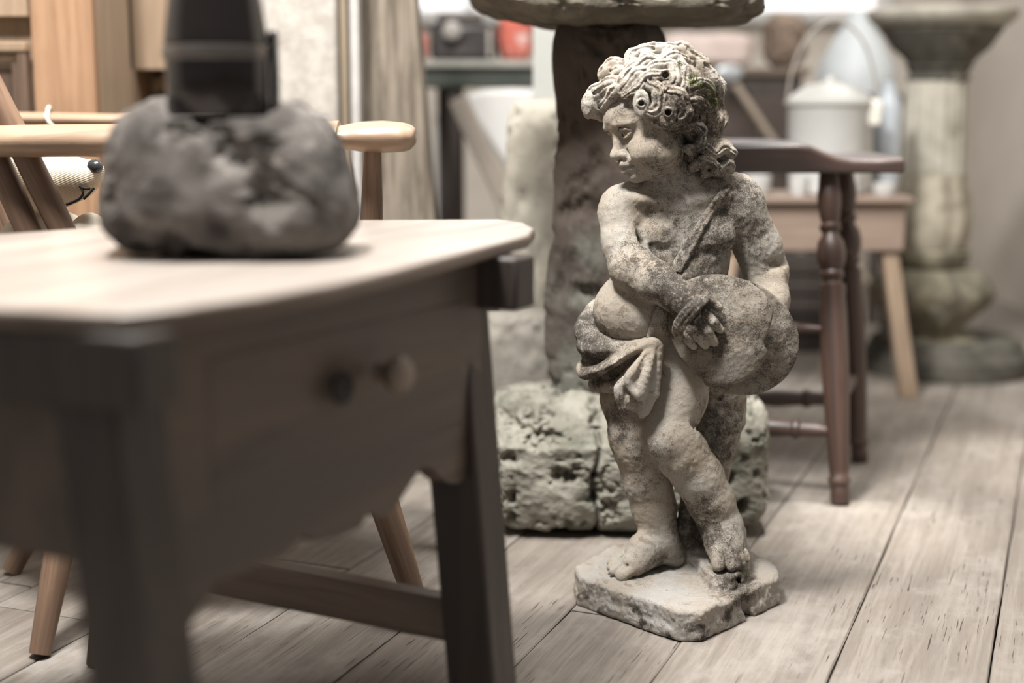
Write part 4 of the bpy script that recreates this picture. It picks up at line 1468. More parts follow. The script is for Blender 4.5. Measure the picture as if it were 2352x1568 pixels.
# ------------------------------------------------------------------ dark wooden saddle-seat stool right of the statue
M_MAHO = mat_wood('dark_mahogany', (0.085, 0.044, 0.031), (0.034, 0.020, 0.016), 'Z', 0.5, 1.0, 0.5, 0.0, 0.25)
M_MAHX = mat_wood('dark_mahogany_seat', (0.070, 0.042, 0.034), (0.035, 0.024, 0.021), 'X', 0.30, 1.0, 0.6, 0.0, 0.25)
sy = 2.62
sx0, sx1 = P(1560, 360, sy)[0], P(2081, 380, sy)[0]
stool = empty('turned_leg_stool', ((sx0 + sx1) / 2, sy + .15, 0), 'dark mahogany stool with dished saddle seat and turned legs, right of the cherub', 'stool')
zb = P(1900, 398, sy)[2]


def zat(v):
    return P(1900, v, sy)[2]


prof = [(sx0, zat(362)), (P(1590, 360, sy)[0], zat(358)), (P(1615, 360, sy)[0], zat(345)), (P(1650, 360, sy)[0], zat(330)), (P(1830, 330, sy)[0], zat(330)), (P(1862, 330, sy)[0], zat(333)),
        (P(1890, 340, sy)[0], zat(346)), (P(1925, 350, sy)[0], zat(360)), (P(1960, 360, sy)[0], zat(365)), (P(2020, 360, sy)[0], zat(366)), (sx1, zat(362))]
V, F = [], []
ys = [0, .012, .05, .12, .20, .27, .31, .32]
dz = [-.004, 0, .001, .002, .002, .001, 0, -.004]
for (x, z) in prof:
    for y, q in zip(ys, dz):
        V.append((x, sy + y, z + q))
for (x, z) in prof:
    for y in ys:
        V.append((x, sy + y, zb))
n1, n2 = len(prof), len(ys)
for i in range(n1 - 1):
    for j in range(n2 - 1):
        a = i * n2 + j; F.append((a, a + n2, a + n2 + 1, a + 1))
        a += n1 * n2; F.append((a, a + 1, a + n2 + 1, a + n2))
for i in range(n1 - 1):
    a = i * n2; b = a + n1 * n2; F.append((a, b, b + n2, a + n2))
    a = i * n2 + n2 - 1; b = a + n1 * n2; F.append((a, a + n2, b + n2, b))
for j in range(n2 - 1):
    F.append((j, j + 1, j + 1 + n1 * n2, j + n1 * n2))
    a = (n1 - 1) * n2 + j; F.append((a, a + n1 * n2, a + n1 * n2 + 1, a + 1))
mb = MB().add(V, F)
mb.build('seat', M_MAHX, stool, bevel=0.006, seg=3)


def turned_leg(name, top, foot, mat, parent, r=0.017):
    top, foot = np.asarray(top, float), np.asarray(foot, float)
    L_ = np.linalg.norm(top - foot); ax = (top - foot) / L_
    pr = [(0.0, .72), (.004, .80), (.035, .82), (.055, .74), (.062, .95), (.075, .98), (.085, .80), (.10, .84), (.20, .98), (.32, 1.12), (.45, 1.18), (.56, 1.16), (.62, 1.08), (.64, 1.14), (.655, 1.12), (.66, .85),
          (.672, .80), (.678, 1.0), (.69, 1.05), (.70, .88), (.705, 1.0), (.73, 1.22), (.755, 1.26), (.785, 1.12), (.80, .82), (.812, .70), (.822, .92), (.832, .95), (.842, .72), (.86, .86), (.90, 1.02), (.93, 1.02), (.95, .9), (1.0, .78)]
    mb = MB().lathe(foot, [(q * r, h * L_) for h, q in pr], 28, ax)
    # level the foot
    mb.v = [(x, y, max(z, 0.0)) if z < 0.01 else (x, y, z) for x, y, z in mb.v]
    return mb.build(name, mat, parent, smooth=True, rot=frame(ax), origin=foot)


fl = G(1930, 1158); fr = G(1974, 1060)
tl_ = P(1902, 402, sy + .045); tr_ = P(1938, 402, sy + .26)
ll = np.array([fl[0] - .235, fl[1] + .09, 0]); lr = np.array([fr[0] - .34, fr[1] + .02, 0])
tll, tlr = tl_ + [-.20, 0.02, 0], tr_ + [-.24, 0, 0]
for tt, ff in ((tl_, fl), (tr_, fr), (tll, ll), (tlr, lr)):
    tt[2] = zb + .002
    turned_leg('leg', tt, ff, M_MAHO, stool, 0.0215)


def on(a, b, f):
    return np.asarray(a) * (1 - f) + np.asarray(b) * f


def rung(a, b, r=0.015, mat=None, par=None):
    d_ = b - a; L_ = np.linalg.norm(d_)
    pr = [(0, .6), (.02, .62), (.2, .9), (.28, .95), (.30, 1.25), (.33, 1.25), (.35, .95), (.5, 1.2), (.65, .95), (.67, 1.25), (.70, 1.25), (.72, .95), (.8, .9), (.98, .62), (1, .6)]
    return MB().lathe(a, [(q * r, h * L_) for h, q in pr], 18, d_ / L_).build('rung', mat or M_MAHO, par or stool, smooth=True, rot=frame(d_), origin=a)


rung(on(ll, tll, .215), on(fl, tl_, .215))
rung(on(ll, tll, .52), on(fl, tl_, .52), .009)
rung(on(lr, tlr, .215), on(fr, tr_, .215))
rung(on(fl, tl_, .30), on(fr, tr_, .30), .011)
rung(on(ll, tll, .30), on(lr, tlr, .30), .011)

# ------------------------------------------------------------------ fluted stone garden pedestal at the right
M_PED = mat_stone('pale_garden_stone', (0.42, 0.395, 0.34), (0.32, 0.30, 0.25), (0.22, 0.205, 0.155), scale=9, bump=0.008, spots=0.35, fine=45)
M_PEDD = mat_stone('shade_dark_garden_stone', (0.105, 0.098, 0.083), (0.062, 0.058, 0.048), (0.16, 0.15, 0.12), scale=10, bump=0.010, spots=0.4, fine=45)  # darker stone colour, carries the shade below the rim
M_PEDM = mat_stone('ochre_mossy_garden_stone', (0.25, 0.225, 0.165), (0.145, 0.132, 0.098), (0.085, 0.08, 0.064), scale=11, bump=0.010, spots=0.4, fine=45)
py = 3.85
pcx = P(2146, 500, py)[0]
ped = empty('garden_pedestal', (pcx, py, 0), 'tall fluted stone garden pedestal with flared bowl top, right of the stool', 'pedestal')


def hz(v, y=py):
    return P(2150, v, y)[2]


kx = py / FPX
bcx = P(2168, 860, py)[0]
MB().lathe((bcx, py, 0), [(.001, 0), (.222, 0), (.226, .012), (.222, .05), (.208, .062), (.20, .085), (.19, .092), (.001, .092)], 64).build('base', M_PEDD, ped, smooth=True)
z0, z1 = .092, hz(610)
MB().lathe((pcx, py, 0), [(.001, z0 - .003), (.13, z0), (.10, z0 + .008), (.082, z0 + .018), (.085, z0 + .03), (.115, z0 + .06), (.148, z0 + .09), (.165, z0 + .120), (.166, z0 + .135), (.150, z1 - .030), (.118, z1 - .010), (.09, z1 - .005), (.001, z1)], 72, lobes=12, amp=0.035).build('bulb', M_PEDM, ped, smooth=True)
# relief ornament on the bulb
for ang in (-95,):
    a = math.radians(ang)
    c_ = np.array([pcx + .142 * math.cos(a), py + .142 * math.sin(a), (z0 + z1) / 2 + .005])
    rock('relief_leaf', c_, (0.035 * abs(math.sin(a)) + .012, 0.035 * abs(math.cos(a)) + .012, .055), M_PEDM, ped, n=14, power=2, amp=0.006, freq=20, seed=int(ang) + 300, flat_bottom=False, warp=lambda w, c_=c_: np.stack([c_[0] + (w[:, 0] - c_[0]) * (1 - .5 * np.clip((c_[2] - w[:, 2]) / .06, 0, 1)), w[:, 1], w[:, 2]], 1))
z2 = hz(570)
MB().lathe((pcx, py, 0), [(.001, z1 - .01), (.07, z1 - .008), (.086, z1 + .004), (.094, z1 + .016), (.098, z2 - .008), (.09, z2), (.001, z2)], 56).build('collar', M_PEDM, ped, smooth=True)
z3 = hz(398)
MB().lathe((pcx - .012, py, 0), [(.001, z2 - .004), (.085, z2), (.098, z2 + .03), (.104, z2 + .08), (.100, z2 + .13), (.088, z2 + .17), (.084, z3), (.001, z3)], 80, lobes=10, amp=0.05).build('acanthus_drum', mat_stone('ochre_garden_stone', (0.38, 0.345, 0.275), (0.28, 0.25, 0.195), (0.15, 0.135, 0.10), scale=14, bump=0.012, spots=0.5, fine=40), ped, smooth=True)
z4 = hz(186)
MB().lathe((pcx - .012, py, 0), [(.001, z3 - .004), (.082, z3), (.080, (z3 + z4) / 2), (.076, z4), (.001, z4)], 160, lobes=16, amp=0.035).build('fluted_shaft', M_PED, ped, smooth=True)
z5 = hz(150)
MB().lathe((pcx - .008, py, 0), [(.001, z4 - .002), (.078, z4), (.084, z4 + .008), (.074, z4 + .018), (.080, z5 - .01), (.088, z5 - .004), (.088, z5), (.001, z5 + .001)], 56).build('neck', M_PEDD, ped, smooth=True)
z6, z7 = hz(62), hz(22)
MB().lathe((pcx - .006, py, 0), [(.001, z5), (.082, z5 + .002), (.095, z5 + .02), (.125, z5 + .045), (.148, z6 - .018), (.155, z6 - .012), (.155, z6), (.001, z6)], 96, lobes=24, amp=0.012).build('bowl', M_PEDD, ped, smooth=True)
MB().lathe((pcx - .006, py, 0), [(.001, z6 - .001), (.165, z6), (.178, z6 + .01), (.190, z6 + .022), (.194, z6 + .03), (.194, z7 - .004), (.188, z7), (.15, z7 - .012), (.001, z7 - .016)], 96).build('rim', mat_stone('rim_garden_stone', (0.40, 0.375, 0.32), (0.30, 0.28, 0.24), (0.20, 0.19, 0.16), scale=10, bump=0.008, spots=0.3, fine=45), ped, smooth=True)

# ------------------------------------------------------------------ pine bench with enamel pots
M_BEN = mat_wood('pinkish_bench_wood', (0.30, 0.222, 0.175), (0.22, 0.162, 0.128), 'X', 0.6)
M_BENL = mat_wood('light_leg_wood', (0.35, 0.262, 0.188), (0.27, 0.195, 0.138), 'Z', 0.6)
ey = 3.42
xa, xb = P(1640, 500, ey)[0], P(2092, 500, ey)[0]
zt, zb2 = P(1900, 452, ey)[2], P(1900, 578, ey)[2]
ben = empty('pine_bench', ((xa + xb) / 2, ey + .16, 0), 'pinkish pine bench with deep apron and splayed legs, carrying pots behind the stool', 'bench')
MB().box(((xa + xb) / 2, ey + .125, (zt + zb2) / 2 - .006), (xb - xa - .02, 0.23, zt - zb2 - .012)).build('apron', M_BEN, ben, bevel=0.003)
MB().box(((xa + xb) / 2, ey + .125, zt - .008), (xb - xa + .01, 0.27, 0.016)).build('seat_board', M_BEN, ben, bevel=0.004)
lf = G(2086, 912)
for fx, fy, tx, ty_ in ((lf[0], lf[1], P(2050, 585, ey)[0], ey + .04), (xb - .116, ey + .30, xb - .116, ey + .20), (xa - .03, ey - .02, xa + .05, ey + .04), (xa - .03, ey + .30, xa + .05, ey + .20)):
    d_ = np.array([tx - fx, ty_ - fy, zb2 + .004]); 
    MB().hexa([(fx - .022, fy - .02, 0), (fx + .022, fy - .02, 0), (fx + .022, fy + .02, 0), (fx - .022, fy + .02, 0)],
              [(tx - .019, ty_ - .018, zb2 + .004), (tx + .019, ty_ - .018, zb2 + .004), (tx + .019, ty_ + .018, zb2 + .004), (tx - .019, ty_ + .018, zb2 + .004)]).build('leg', M_BENL, ben, bevel=0.003)

M_ENA = mat_plain('white_enamel', (0.52, 0.52, 0.505), 0.25, 0.5, var=0.05)
M_ENB = mat_plain('blue_grey_enamel', (0.38, 0.41, 0.44), 0.35, 0.5, var=0.1)
M_WIRE = mat_plain('dull_grey_wire', (0.28, 0.25, 0.22), 0.5)
yy = ey + .125
k2 = yy / FPX
c = P(1902, 340, yy)
zr = P(1900, 240, yy)[2]
pot = empty('enamel_pail', (c[0], yy, zt), 'large white enamel pail with domed lid and wire handle on the pine bench', 'pail')
MB().lathe((c[0], yy, 0), [(.001, zt), (.088, zt), (.094, zt + .006), (.103, zr - .004), (.106, zr), (.001, zr)], 56).build('body', M_ENA, pot, smooth=True)
zl = P(1900, 188, yy)[2]
MB().lathe((c[0], yy, 0), [(.001, zr - .001), (.109, zr), (.109, zr + .008), (.095, zr + .022), (.06, zl - .01), (.018, zl), (.014, zl + .012), (.001, zl + .014)], 56).build('lid', mat_plain('dimmed_lid_enamel', (0.36, 0.355, 0.335), 0.35, 0.4, var=0.05), pot, smooth=True)  # lid enamel darkened in colour to offset the strong light from above
hpnts = [np.array([c[0] + .108 * math.cos(a), yy - .02, zr + .20 * math.sin(a)]) for a in np.linspace(0, math.pi, 26)]
MB().tube(hpnts, 0.0035, 8).build('wire_handle', M_WIRE, pot, smooth=True)
MB().box((c[0] + .098, yy - .055, zr - .02), (0.035, 0.018, 0.065)).build('side_lug', mat_plain('cream_lug', (0.72, 0.69, 0.62), 0.4), pot, bevel=0.008)
c = P(2036, 320, 3.62)
mb = MB().lathe((c[0], 3.62, 0), [(.001, zt), (.030, zt), (.034, zt + .02), (.036, zt + .20), (.030, zt + .23), (.018, zt + .26), (.02, zt + .275), (.001, zt + .275)], 40)
tag(mb.build('enamel_jug', M_ENB, smooth=True), 'narrow blue-grey enamel jug beside the fluted pedestal shaft', 'jug')
# tall clear-white glass cloche behind
c = P(1995, 200, 4.40)
tc_ = empty('low_table', (c[0], 4.56, 0), 'low dark table behind the enamel pail', 'table')
ztc = P(1960, 215, 4.35)[2]
MB().box((c[0], 4.56, ztc - .012), (0.25, 0.22, 0.024)).build('tabletop', M_DKB, tc_, bevel=0.003)
for sx in (-.105, .105):
    for sy2 in (-.09, .09):
        MB().box((c[0] + sx, 4.56 + sy2, (ztc - .024) / 2), (0.035, 0.035, ztc - .024)).build('leg', M_DKB, tc_, bevel=0.002)
mb = MB().lathe((c[0], 4.56, 0), [(.001, ztc), (.12, ztc), (.122, ztc + .02), (.12, ztc + .08), (.075, ztc + .17), (.04, ztc + .22), (.03, ztc + .26), (.001, ztc + .262)], 48)
tag(mb.build('lampshade', mat_plain('pale_blue_white_shade', (0.50, 0.53, 0.545), 0.5, var=0.05), smooth=True), 'pale bluish-white conical lampshade behind the enamel pail', 'lampshade')
for (u, v, r, h, name, lab) in ((1740, 440, .036, .05, 'small_pot', 'small white pot under the stool seat, nearest the cherub'), (1838, 440, .022, .045, 'small_pot', 'small white pot on the bench between the stool legs and the cherub'), (2036, 440, .028, .03, 'white_cup', 'little white cup on the bench in front of the blue-grey jug')):
    q = P(u, v, ey + .03)
    tag(MB().lathe((q[0], ey + .05, 0), [(.001, zt), (r * .8, zt), (r * .95, zt + h * .3), (r, zt + h), (r * .9, zt + h), (r * .85, zt + .006), (.001, zt + .006)], 32).build(name, M_ENA, smooth=True), lab, 'cup' if 'cup' in name else 'pot')
# dark crate below
a_, b_ = P(1790, 700, 4.12), P(1950, 700, 4.12)
cr = empty('dark_crate', ((a_[0] + b_[0]) / 2, 4.27, 0), 'dark wooden slatted crate on the floor below the pine bench', 'crate')
zc = P(1900, 592, 4.12)[2]
for i in range(5):
    zz = .02 + (zc - .04) * i / 4
    MB().box(((a_[0] + b_[0]) / 2 - .05, 4.125, zz), (b_[0] - a_[0] + .1, 0.012, (zc) / 5.6)).build('slat', M_DKB, cr, bevel=0.002)
MB().box(((a_[0] + b_[0]) / 2 - .05, 4.195, zc / 2), (b_[0] - a_[0] + .08, 0.12, zc)).build('inner_box', mat_plain('near_black_wood', (0.03, 0.026, 0.022), 0.8), cr, bevel=0.003)

# dark chest with cloth and basket, behind the head
hy = 4.42
xa, xb = P(1500, 200, hy)[0], P(1852, 200, hy)[0]
zc = P(1700, 156, hy)[2]
ch = empty('dark_chest', ((xa + xb) / 2, hy + .2, 0), 'tall dark brown chest of drawers behind the head of the cherub', 'chest')
MB().box(((xa + xb) / 2, hy + .2, zc / 2 - .01), (xb - xa - .02, 0.38, zc - .02)).build('carcass', M_DKB, ch, bevel=0.004)
MB().box(((xa + xb) / 2, hy + .2, zc - .012), (xb - xa + .02, 0.42, 0.024)).build('chest_top', mat_wood('brown_chest_top', (0.16, 0.12, 0.09), (0.11, 0.085, 0.065), 'X', 0.5), ch, bevel=0.004)
for k in range(3):
    zz = zc - .06 - .13 - k * .24
    dw = MB().box(((xa + xb) / 2, hy + .004, zz), (xb - xa - .06, 0.02, 0.21)).build('drawer', mat_wood('dark_drawer_wood', (0.075, 0.055, 0.045), (0.05, 0.038, 0.032), 'X', 0.5), ch, bevel=0.004)
    for sx in (-.1, .1):
        MB().lathe(((xa + xb) / 2 + sx, hy - .004, zz), [(.001, 0), (.008, 0), (.006, .008), (.013, .014), (.012, .02), (.001, .022)], 16, (0, -1, 0)).build('knob', M_WIRE, dw, smooth=True)
p = P(1625, 110, 4.55)
tag(rock('folded_cloth', (p[0], 4.58, zc + .055), (0.145, 0.10, 0.055), mat_stone('pinkish_cloth', (0.56, 0.47, 0.43), (0.48, 0.39, 0.36), scale=12, bump=0.004, spots=0.1, fine=30), n=40, power=3.5, amp=0.008, freq=10, seed=44), 'folded pinkish cloth heaped on the dark chest', 'cloth')
p = P(1808, 100, 4.5)
M_WICK = mat_stone('brown_wicker', (0.24, 0.18, 0.14), (0.12, 0.09, 0.07), (0.35, 0.25, 0.19), scale=30, bump=0.01, spots=0.5, fine=60)
tag(rock('wicker_basket', (p[0], 4.56, zc + .085), (0.062, 0.09, 0.085), M_WICK, n=30, power=3, amp=0.008, freq=25, seed=47), 'rounded brown wicker basket at the right end of the dark chest', 'basket')
# ladle-like shovel leaning
a_, b_ = P(1676, 175, 4.31), P(1790, 345, 4.34)
sh = empty('garden_shovel', (b_[0], 4.0, 0), 'shovel with pale metal blade leaning in front of the dark chest', 'shovel')
d_ = b_ - a_; d_ /= np.linalg.norm(d_)
end = a_ + d_ * ((a_[2] - .012) / -d_[2])
end[0] = b_[0] + (end[0] - b_[0]) * .55 if False else end[0]
MB().tube([a_ + d_ * .03, end], .011, 12).build('handle', mat_wood('shovel_handle_wood', (0.36, 0.30, 0.24), (0.28, 0.23, 0.18), 'Z', 0.7), sh, smooth=True, rot=frame(d_))
rock('blade', a_ + np.array([-.004, 0, .01]), (0.042, 0.010, 0.024), mat_plain('pale_metal', (0.42, 0.44, 0.45), 0.35, 0.5, 0.3), sh, n=16, power=2.2, amp=0.001, freq=10, seed=2, flat_bottom=False)

# ------------------------------------------------------------------ foreground side table
TH = 0.58
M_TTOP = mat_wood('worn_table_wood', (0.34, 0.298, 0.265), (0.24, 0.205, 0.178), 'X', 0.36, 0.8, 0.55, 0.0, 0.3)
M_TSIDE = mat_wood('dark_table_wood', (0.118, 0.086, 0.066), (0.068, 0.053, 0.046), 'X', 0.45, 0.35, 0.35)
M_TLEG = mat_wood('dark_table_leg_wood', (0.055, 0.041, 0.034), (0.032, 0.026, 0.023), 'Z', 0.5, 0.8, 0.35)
ta = math.radians(65)
A_ = np.array([math.cos(ta), math.sin(ta), 0]); B_ = np.array([math.sin(ta), -math.cos(ta), 0]); Z_ = np.array([0, 0, 1.0])
RT = np.stack([A_, -B_, Z_], axis=1)
A0 = np.array([-.300, 1.03, 0]); D0 = np.array([-.056, 1.51, 0])
tb = empty('side_table', ((A0 + D0) / 2 - B_ * .19).tolist()[:2] + [0], 'rustic dark wooden side table with scalloped apron carrying the stone and lantern', 'table')
out = [G(u, v, TH) for u, v in [(430, 702), (600, 681), (760, 652), (900, 620), (1060, 580), (1216, 540), (1229, 524), (1205, 511), (1150, 503), (820, 505), (240, 520), (0, 537)]]
out += [np.array([-.86, 1.56, TH]), np.array([-.93, 1.30, TH]), np.array([-.80, 1.13, TH]), G(0, 706, TH), G(280, 720, TH)]
out = [np.array([p[0], p[1], TH]) for p in out]
mb = MB().hexa([p - Z_ * .015 for p in out], out)
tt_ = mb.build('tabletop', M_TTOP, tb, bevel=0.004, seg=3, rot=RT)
tt_.data.materials.append(mat_wood('shaded_edge_wood', (0.17, 0.13, 0.105), (0.11, 0.083, 0.066), 'X', 0.45, 0.8, 0.4))  # edge faces get a darker wood, their shade put into the colour
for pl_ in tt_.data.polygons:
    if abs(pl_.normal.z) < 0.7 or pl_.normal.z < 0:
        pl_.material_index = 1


def leg4(top, foot, s=0.058, t=0.050, name='leg'):
    """top, foot: near-right corner"""
    q = lambda c: [c - B_ * s, c, c + A_ * s, c + A_ * s - B_ * s]
    q2 = lambda c: [c - B_ * t, c, c + A_ * t, c + A_ * t - B_ * t]
    return MB().hexa(q2(np.asarray(foot, float)), q(np.asarray(top, float))).build(name, M_TLEG, tb, bevel=0.004, rot=RT)


ZR0, ZR1 = .508, .565
leg4([A0[0], A0[1], ZR1], [-.226, .930, 0], .060, .056)
leg4([D0[0], D0[1], ZR1], [-.012, 1.462, 0], .062, .058)
W2 = .40
At = A0 - B_ * W2; Dt = D0 - B_ * W2
leg4([At[0], At[1], ZR1], [At[0] - .10, At[1] - .03, 0], .060, .056)
leg4([Dt[0], Dt[1], ZR1], [Dt[0] - .09, Dt[1] + .06, 0], .060, .056)
# side apron with scalloped lower edge
SL = .53
pr = [(0.0, .305), (.02, .298), (.045, .303), (.065, .318), (.080, .333), (.095, .328), (.13, .330), (.165, .327), (.185, .333), (.20, .338), (.215, .327), (.25, .322), (.285, .322), (.30, .334), (.315, .325), (.335, .322), (.355, .333), (.375, .347), (.395, .358), (.412, .353), (.428, .340), (.445, .329), (.465, .323), (.485, .327), (.500, .342), (.510, .37), (.514, .42)]
o0 = A0 - B_ * .010 + A_ * .050
E0 = D0 + B_ * .016 + A_ * .050
A2 = (E0 - o0) / np.linalg.norm(E0 - o0); B2 = np.array([A2[1], -A2[0], 0]); SA, SB = A_, B_
A_, B_ = A2, B2
RT2 = np.stack([A2, -B2, Z_], axis=1)
front = [o0 + A_ * s + Z_ * h for s, h in pr]
V = []; F = []
n = len(pr)
for off in (0, -.024):
    for s, h in pr:
        V.append(o0 + A_ * s + B_ * off + Z_ * h)
    for s, h in pr:
        V.append(o0 + A_ * s + B_ * off + Z_ * ZR1)
for i in range(n - 1):
    F += [(i, i + 1, n + i + 1, n + i), (2 * n + i, 3 * n + i, 3 * n + i + 1, 2 * n + i + 1), (i, 2 * n + i, 2 * n + i + 1, i + 1), (n + i, n + i + 1, 3 * n + i + 1, 3 * n + i)]
F += [(0, n, 3 * n, 2 * n), (n - 1, 3 * n - 1, 4 * n - 1, 2 * n - 1)]
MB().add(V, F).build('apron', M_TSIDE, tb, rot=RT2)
o1 = o0 - B_ * W2 + B_ * .034
V2 = [v - (o0 - o1) for v in V]
MB().add(V2, F).build('apron', M_TSIDE, tb, rot=RT)
# drawer front
dc = o0 + A_ * .275 - B_ * .0062 + Z_ * .455
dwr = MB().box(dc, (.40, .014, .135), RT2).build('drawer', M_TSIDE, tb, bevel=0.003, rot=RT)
kc = o0 + A_ * .30 + B_ * .012 + Z_ * .474
M_KNOB = mat_plain('worn_knob_wood', (0.20, 0.155, 0.12), 0.4)
MB().lathe(kc, [(.001, 0), (.010, 0), (.008, .010), (.017, .020), (.019, .027), (.014, .034), (.001, .036)], 28, B_).build('knob', M_KNOB, dwr, smooth=True, label='round worn knob')
MB().lathe(o0 + A_ * .245 + B_ * .011 + Z_ * .468, [(.001, 0), (.016, 0), (.015, .003), (.001, .003)], 24, B_).build('escutcheon', mat_plain('blackened_iron', (0.02, 0.018, 0.016), 0.5, 0.4, 0.5), dwr, smooth=True, label='dark round keyhole plate')
A_, B_ = SA, SB
# end rails with projecting horns, end panels
for c0, w0 in ((A0, 1), (D0, 0)):
    cc = c0 - B_ * (W2 / 2 - (.002 if w0 else .015)) + A_ * (0.004 if w0 else .040) + Z_ * (ZR0 + ZR1) / 2
    MB().box(cc, (.05, W2 + .09, ZR1 - ZR0), RT).build('end_rail', M_TLEG, tb, bevel=0.004, rot=RT)
MB().box(A0 - B_ * (W2 / 2 + .03) + A_ * .045 + Z_ * .44, (.02, W2 - .06, .15), RT).build('end_apron', M_TSIDE, tb, bevel=0.003, rot=RT)
MB().box(D0 - B_ * (W2 / 2 + .03) + A_ * .045 + Z_ * .46, (.02, W2 - .06, .10), RT).build('end_apron', M_TSIDE, tb, bevel=0.003, rot=RT)
# stretcher at the far end
sA = D0 + A_ * .028 - B_ * .052 + np.array([.025, -.015, .150]); sB = Dt + A_ * .028 + np.array([-.05, .045, .150])
d_ = sB - sA; ln = np.linalg.norm(d_); d_ /= ln
Rs = np.stack([d_, np.cross(Z_, d_), Z_], axis=1)
MB().box((sA + sB) / 2, (ln + .01, .028, .050), Rs).build('stretcher', mat_wood('worn_stretcher_wood', (0.20, 0.15, 0.12), (0.12, 0.09, 0.072), 'X', 0.35, 0.8, 0.5), tb, bevel=0.003, rot=np.stack([Z_, d_, np.cross(Z_, d_)], axis=1) if False else Rs)

# ------------------------------------------------------------------ stone and lantern on the table
M_LROCK = mat_stone('dark_rough_stone', (0.125, 0.112, 0.101), (0.05, 0.044, 0.04), (0.215, 0.195, 0.178), scale=13, bump=0.014, spots=0.4, fine=60)
rc = np.array([P(528, 400, 1.42)[0], 1.42, TH + .0785])


lc0 = P(500, 200, 1.40)


def warp_r(w):
    w = w.copy()
    t = np.clip((w[:, 2] - TH) / .15, 0, 1)
    k = 1.0 - 0.15 * t ** 1.6 + 0.13 * (1 - t) ** 3
    w[:, 0] = rc[0] + (w[:, 0] - rc[0]) * k
    w[:, 1] = rc[1] + (w[:, 1] - rc[1]) * k
    w[:, 2] = np.minimum(w[:, 2], TH + .1335 + 0.9 * np.clip(np.abs(w[:, 0] - lc0[0]) - .054, 0, 1) + 0.6 * np.clip(w[:, 1] - lc0[1] - .052, 0, 1))
    return w


tag(rock('rough_stone', rc, (0.124, 0.098, 0.0785), M_LROCK, n=80, power=3.4, amp=0.007, freq=11, seed=52, pits=0.016, warp=warp_r), 'squat dark rough stone on the side table, under the lantern', 'stone')
M_LANT = mat_plain('black_bronze_metal', (0.016, 0.012, 0.011), 0.16, 0.6, 0.3, 0.3, 15)
lz = TH + .1345
lc = np.array([P(500, 200, 1.40)[0], 1.40, lz])
lan = empty('dark_lantern', lc, 'near-black cylindrical lantern with tapering top standing on the rough stone', 'lantern')
MB().lathe(lc, [(.001, 0), (.046, 0), (.049, .004), (.049, .054), (.001, .054)], 56).build('lantern_body', M_LANT, lan, smooth=True)
MB().lathe(lc, [(.001, .054), (.0505, .054), (.052, .058), (.0505, .067), (.047, .069), (.001, .069)], 56).build('band', mat_plain('dull_pewter_band', (0.13, 0.115, 0.105), 0.25, 0.6, 0.5), lan, smooth=True, label='lighter dull metal band')
MB().lathe(lc, [(.001, .069), (.050, .069), (.048, .085), (.043, .12), (.036, .17), (.028, .21), (.018, .23), (.014, .25), (.001, .252)], 56).build('cone_top', M_LANT, lan, smooth=True)
MB().box(lc + np.array([.0535, .01, .043]), (.008, .02, .078)).build('side_bracket', M_LANT, lan, bevel=0.002)
MB().tube([lc + np.array([.030 * math.cos(a), 0, .225 + .05 * math.sin(a)]) for a in np.linspace(0, math.pi, 18)], .003, 8).build('handle', M_LANT, lan, smooth=True)

# ------------------------------------------------------------------ Windsor armchair
M_CH = mat_wood('warm_ash_wood', (0.38, 0.265, 0.18), (0.27, 0.178, 0.12), 'X', 0.42, 0.7, 0.45, 0.0, 0.2)
M_CHL = mat_wood('brown_ash_wood', (0.22, 0.135, 0.086), (0.13, 0.08, 0.054), 'Z', 0.5, 0.8, 0.4, contrast=1.6)
SHT = .42
chx, chy = -.42, 2.09
chair = empty('windsor_armchair', (chx, chy, 0), 'wooden Windsor armchair with paddle arms, facing right behind the side table', 'armchair')


def pl(pts):
    return [P(*q) for q in pts]


def spl(pts, m=6):
    o, _ = interp([np.asarray(p, float) for p in pts], [1] * len(pts), m)
    return o


# near arm with paddle
path = spl(pl([(-260, 318, 2.02), (-120, 322, 1.96), (0, 324, 1.93), (150, 323, 1.915), (290, 322, 1.905), (500, 318, 1.90), (700, 316, 1.90), (780, 315, 1.90)]))
arm = MB().tube(path, 0.036, 20, flat=0.60)
arm.build('arm', M_CH, chair, smooth=True)
pad = spl(pl([(765, 315, 1.90), (790, 315, 1.902), (830, 314, 1.905), (880, 314, 1.908), (925, 315, 1.91), (945, 316, 1.91), (953, 317, 1.91), (956, 317, 1.91)]), 3)
rr = np.interp(np.linspace(0, 7, len(pad)), [0, 1, 2, 3, 4, 5, 6, 7], [.031, .034, .043, .046, .042, .034, .022, .004])
pd = MB().tube(pad, list(rr), 24, flat=0.46).build('arm_paddle', M_CH, chair, smooth=True)
# far arm and bow
far = spl(pl([(-220, 278, 2.30), (-60, 274, 2.40), (20, 272, 2.42), (160, 274, 2.42), (330, 277, 2.42), (430, 278, 2.42), (500, 279, 2.41), (550, 280, 2.40)]))
MB().tube(far, list(np.interp(np.linspace(0, 1, len(far)), [0, .75, .9, 1], [.020, .020, .034, .01])), 18, flat=0.55).build('arm', M_CH, chair, smooth=True)
bow = spl([path[0], path[0] + np.array([-.05, .10, .004]), path[0] + np.array([-.06, .20, .006]), far[0] + np.array([-.03, -.06, 0]), far[0]])
MB().tube(bow, 0.026, 18, flat=0.55).build('arm_bow', M_CH, chair, smooth=True)
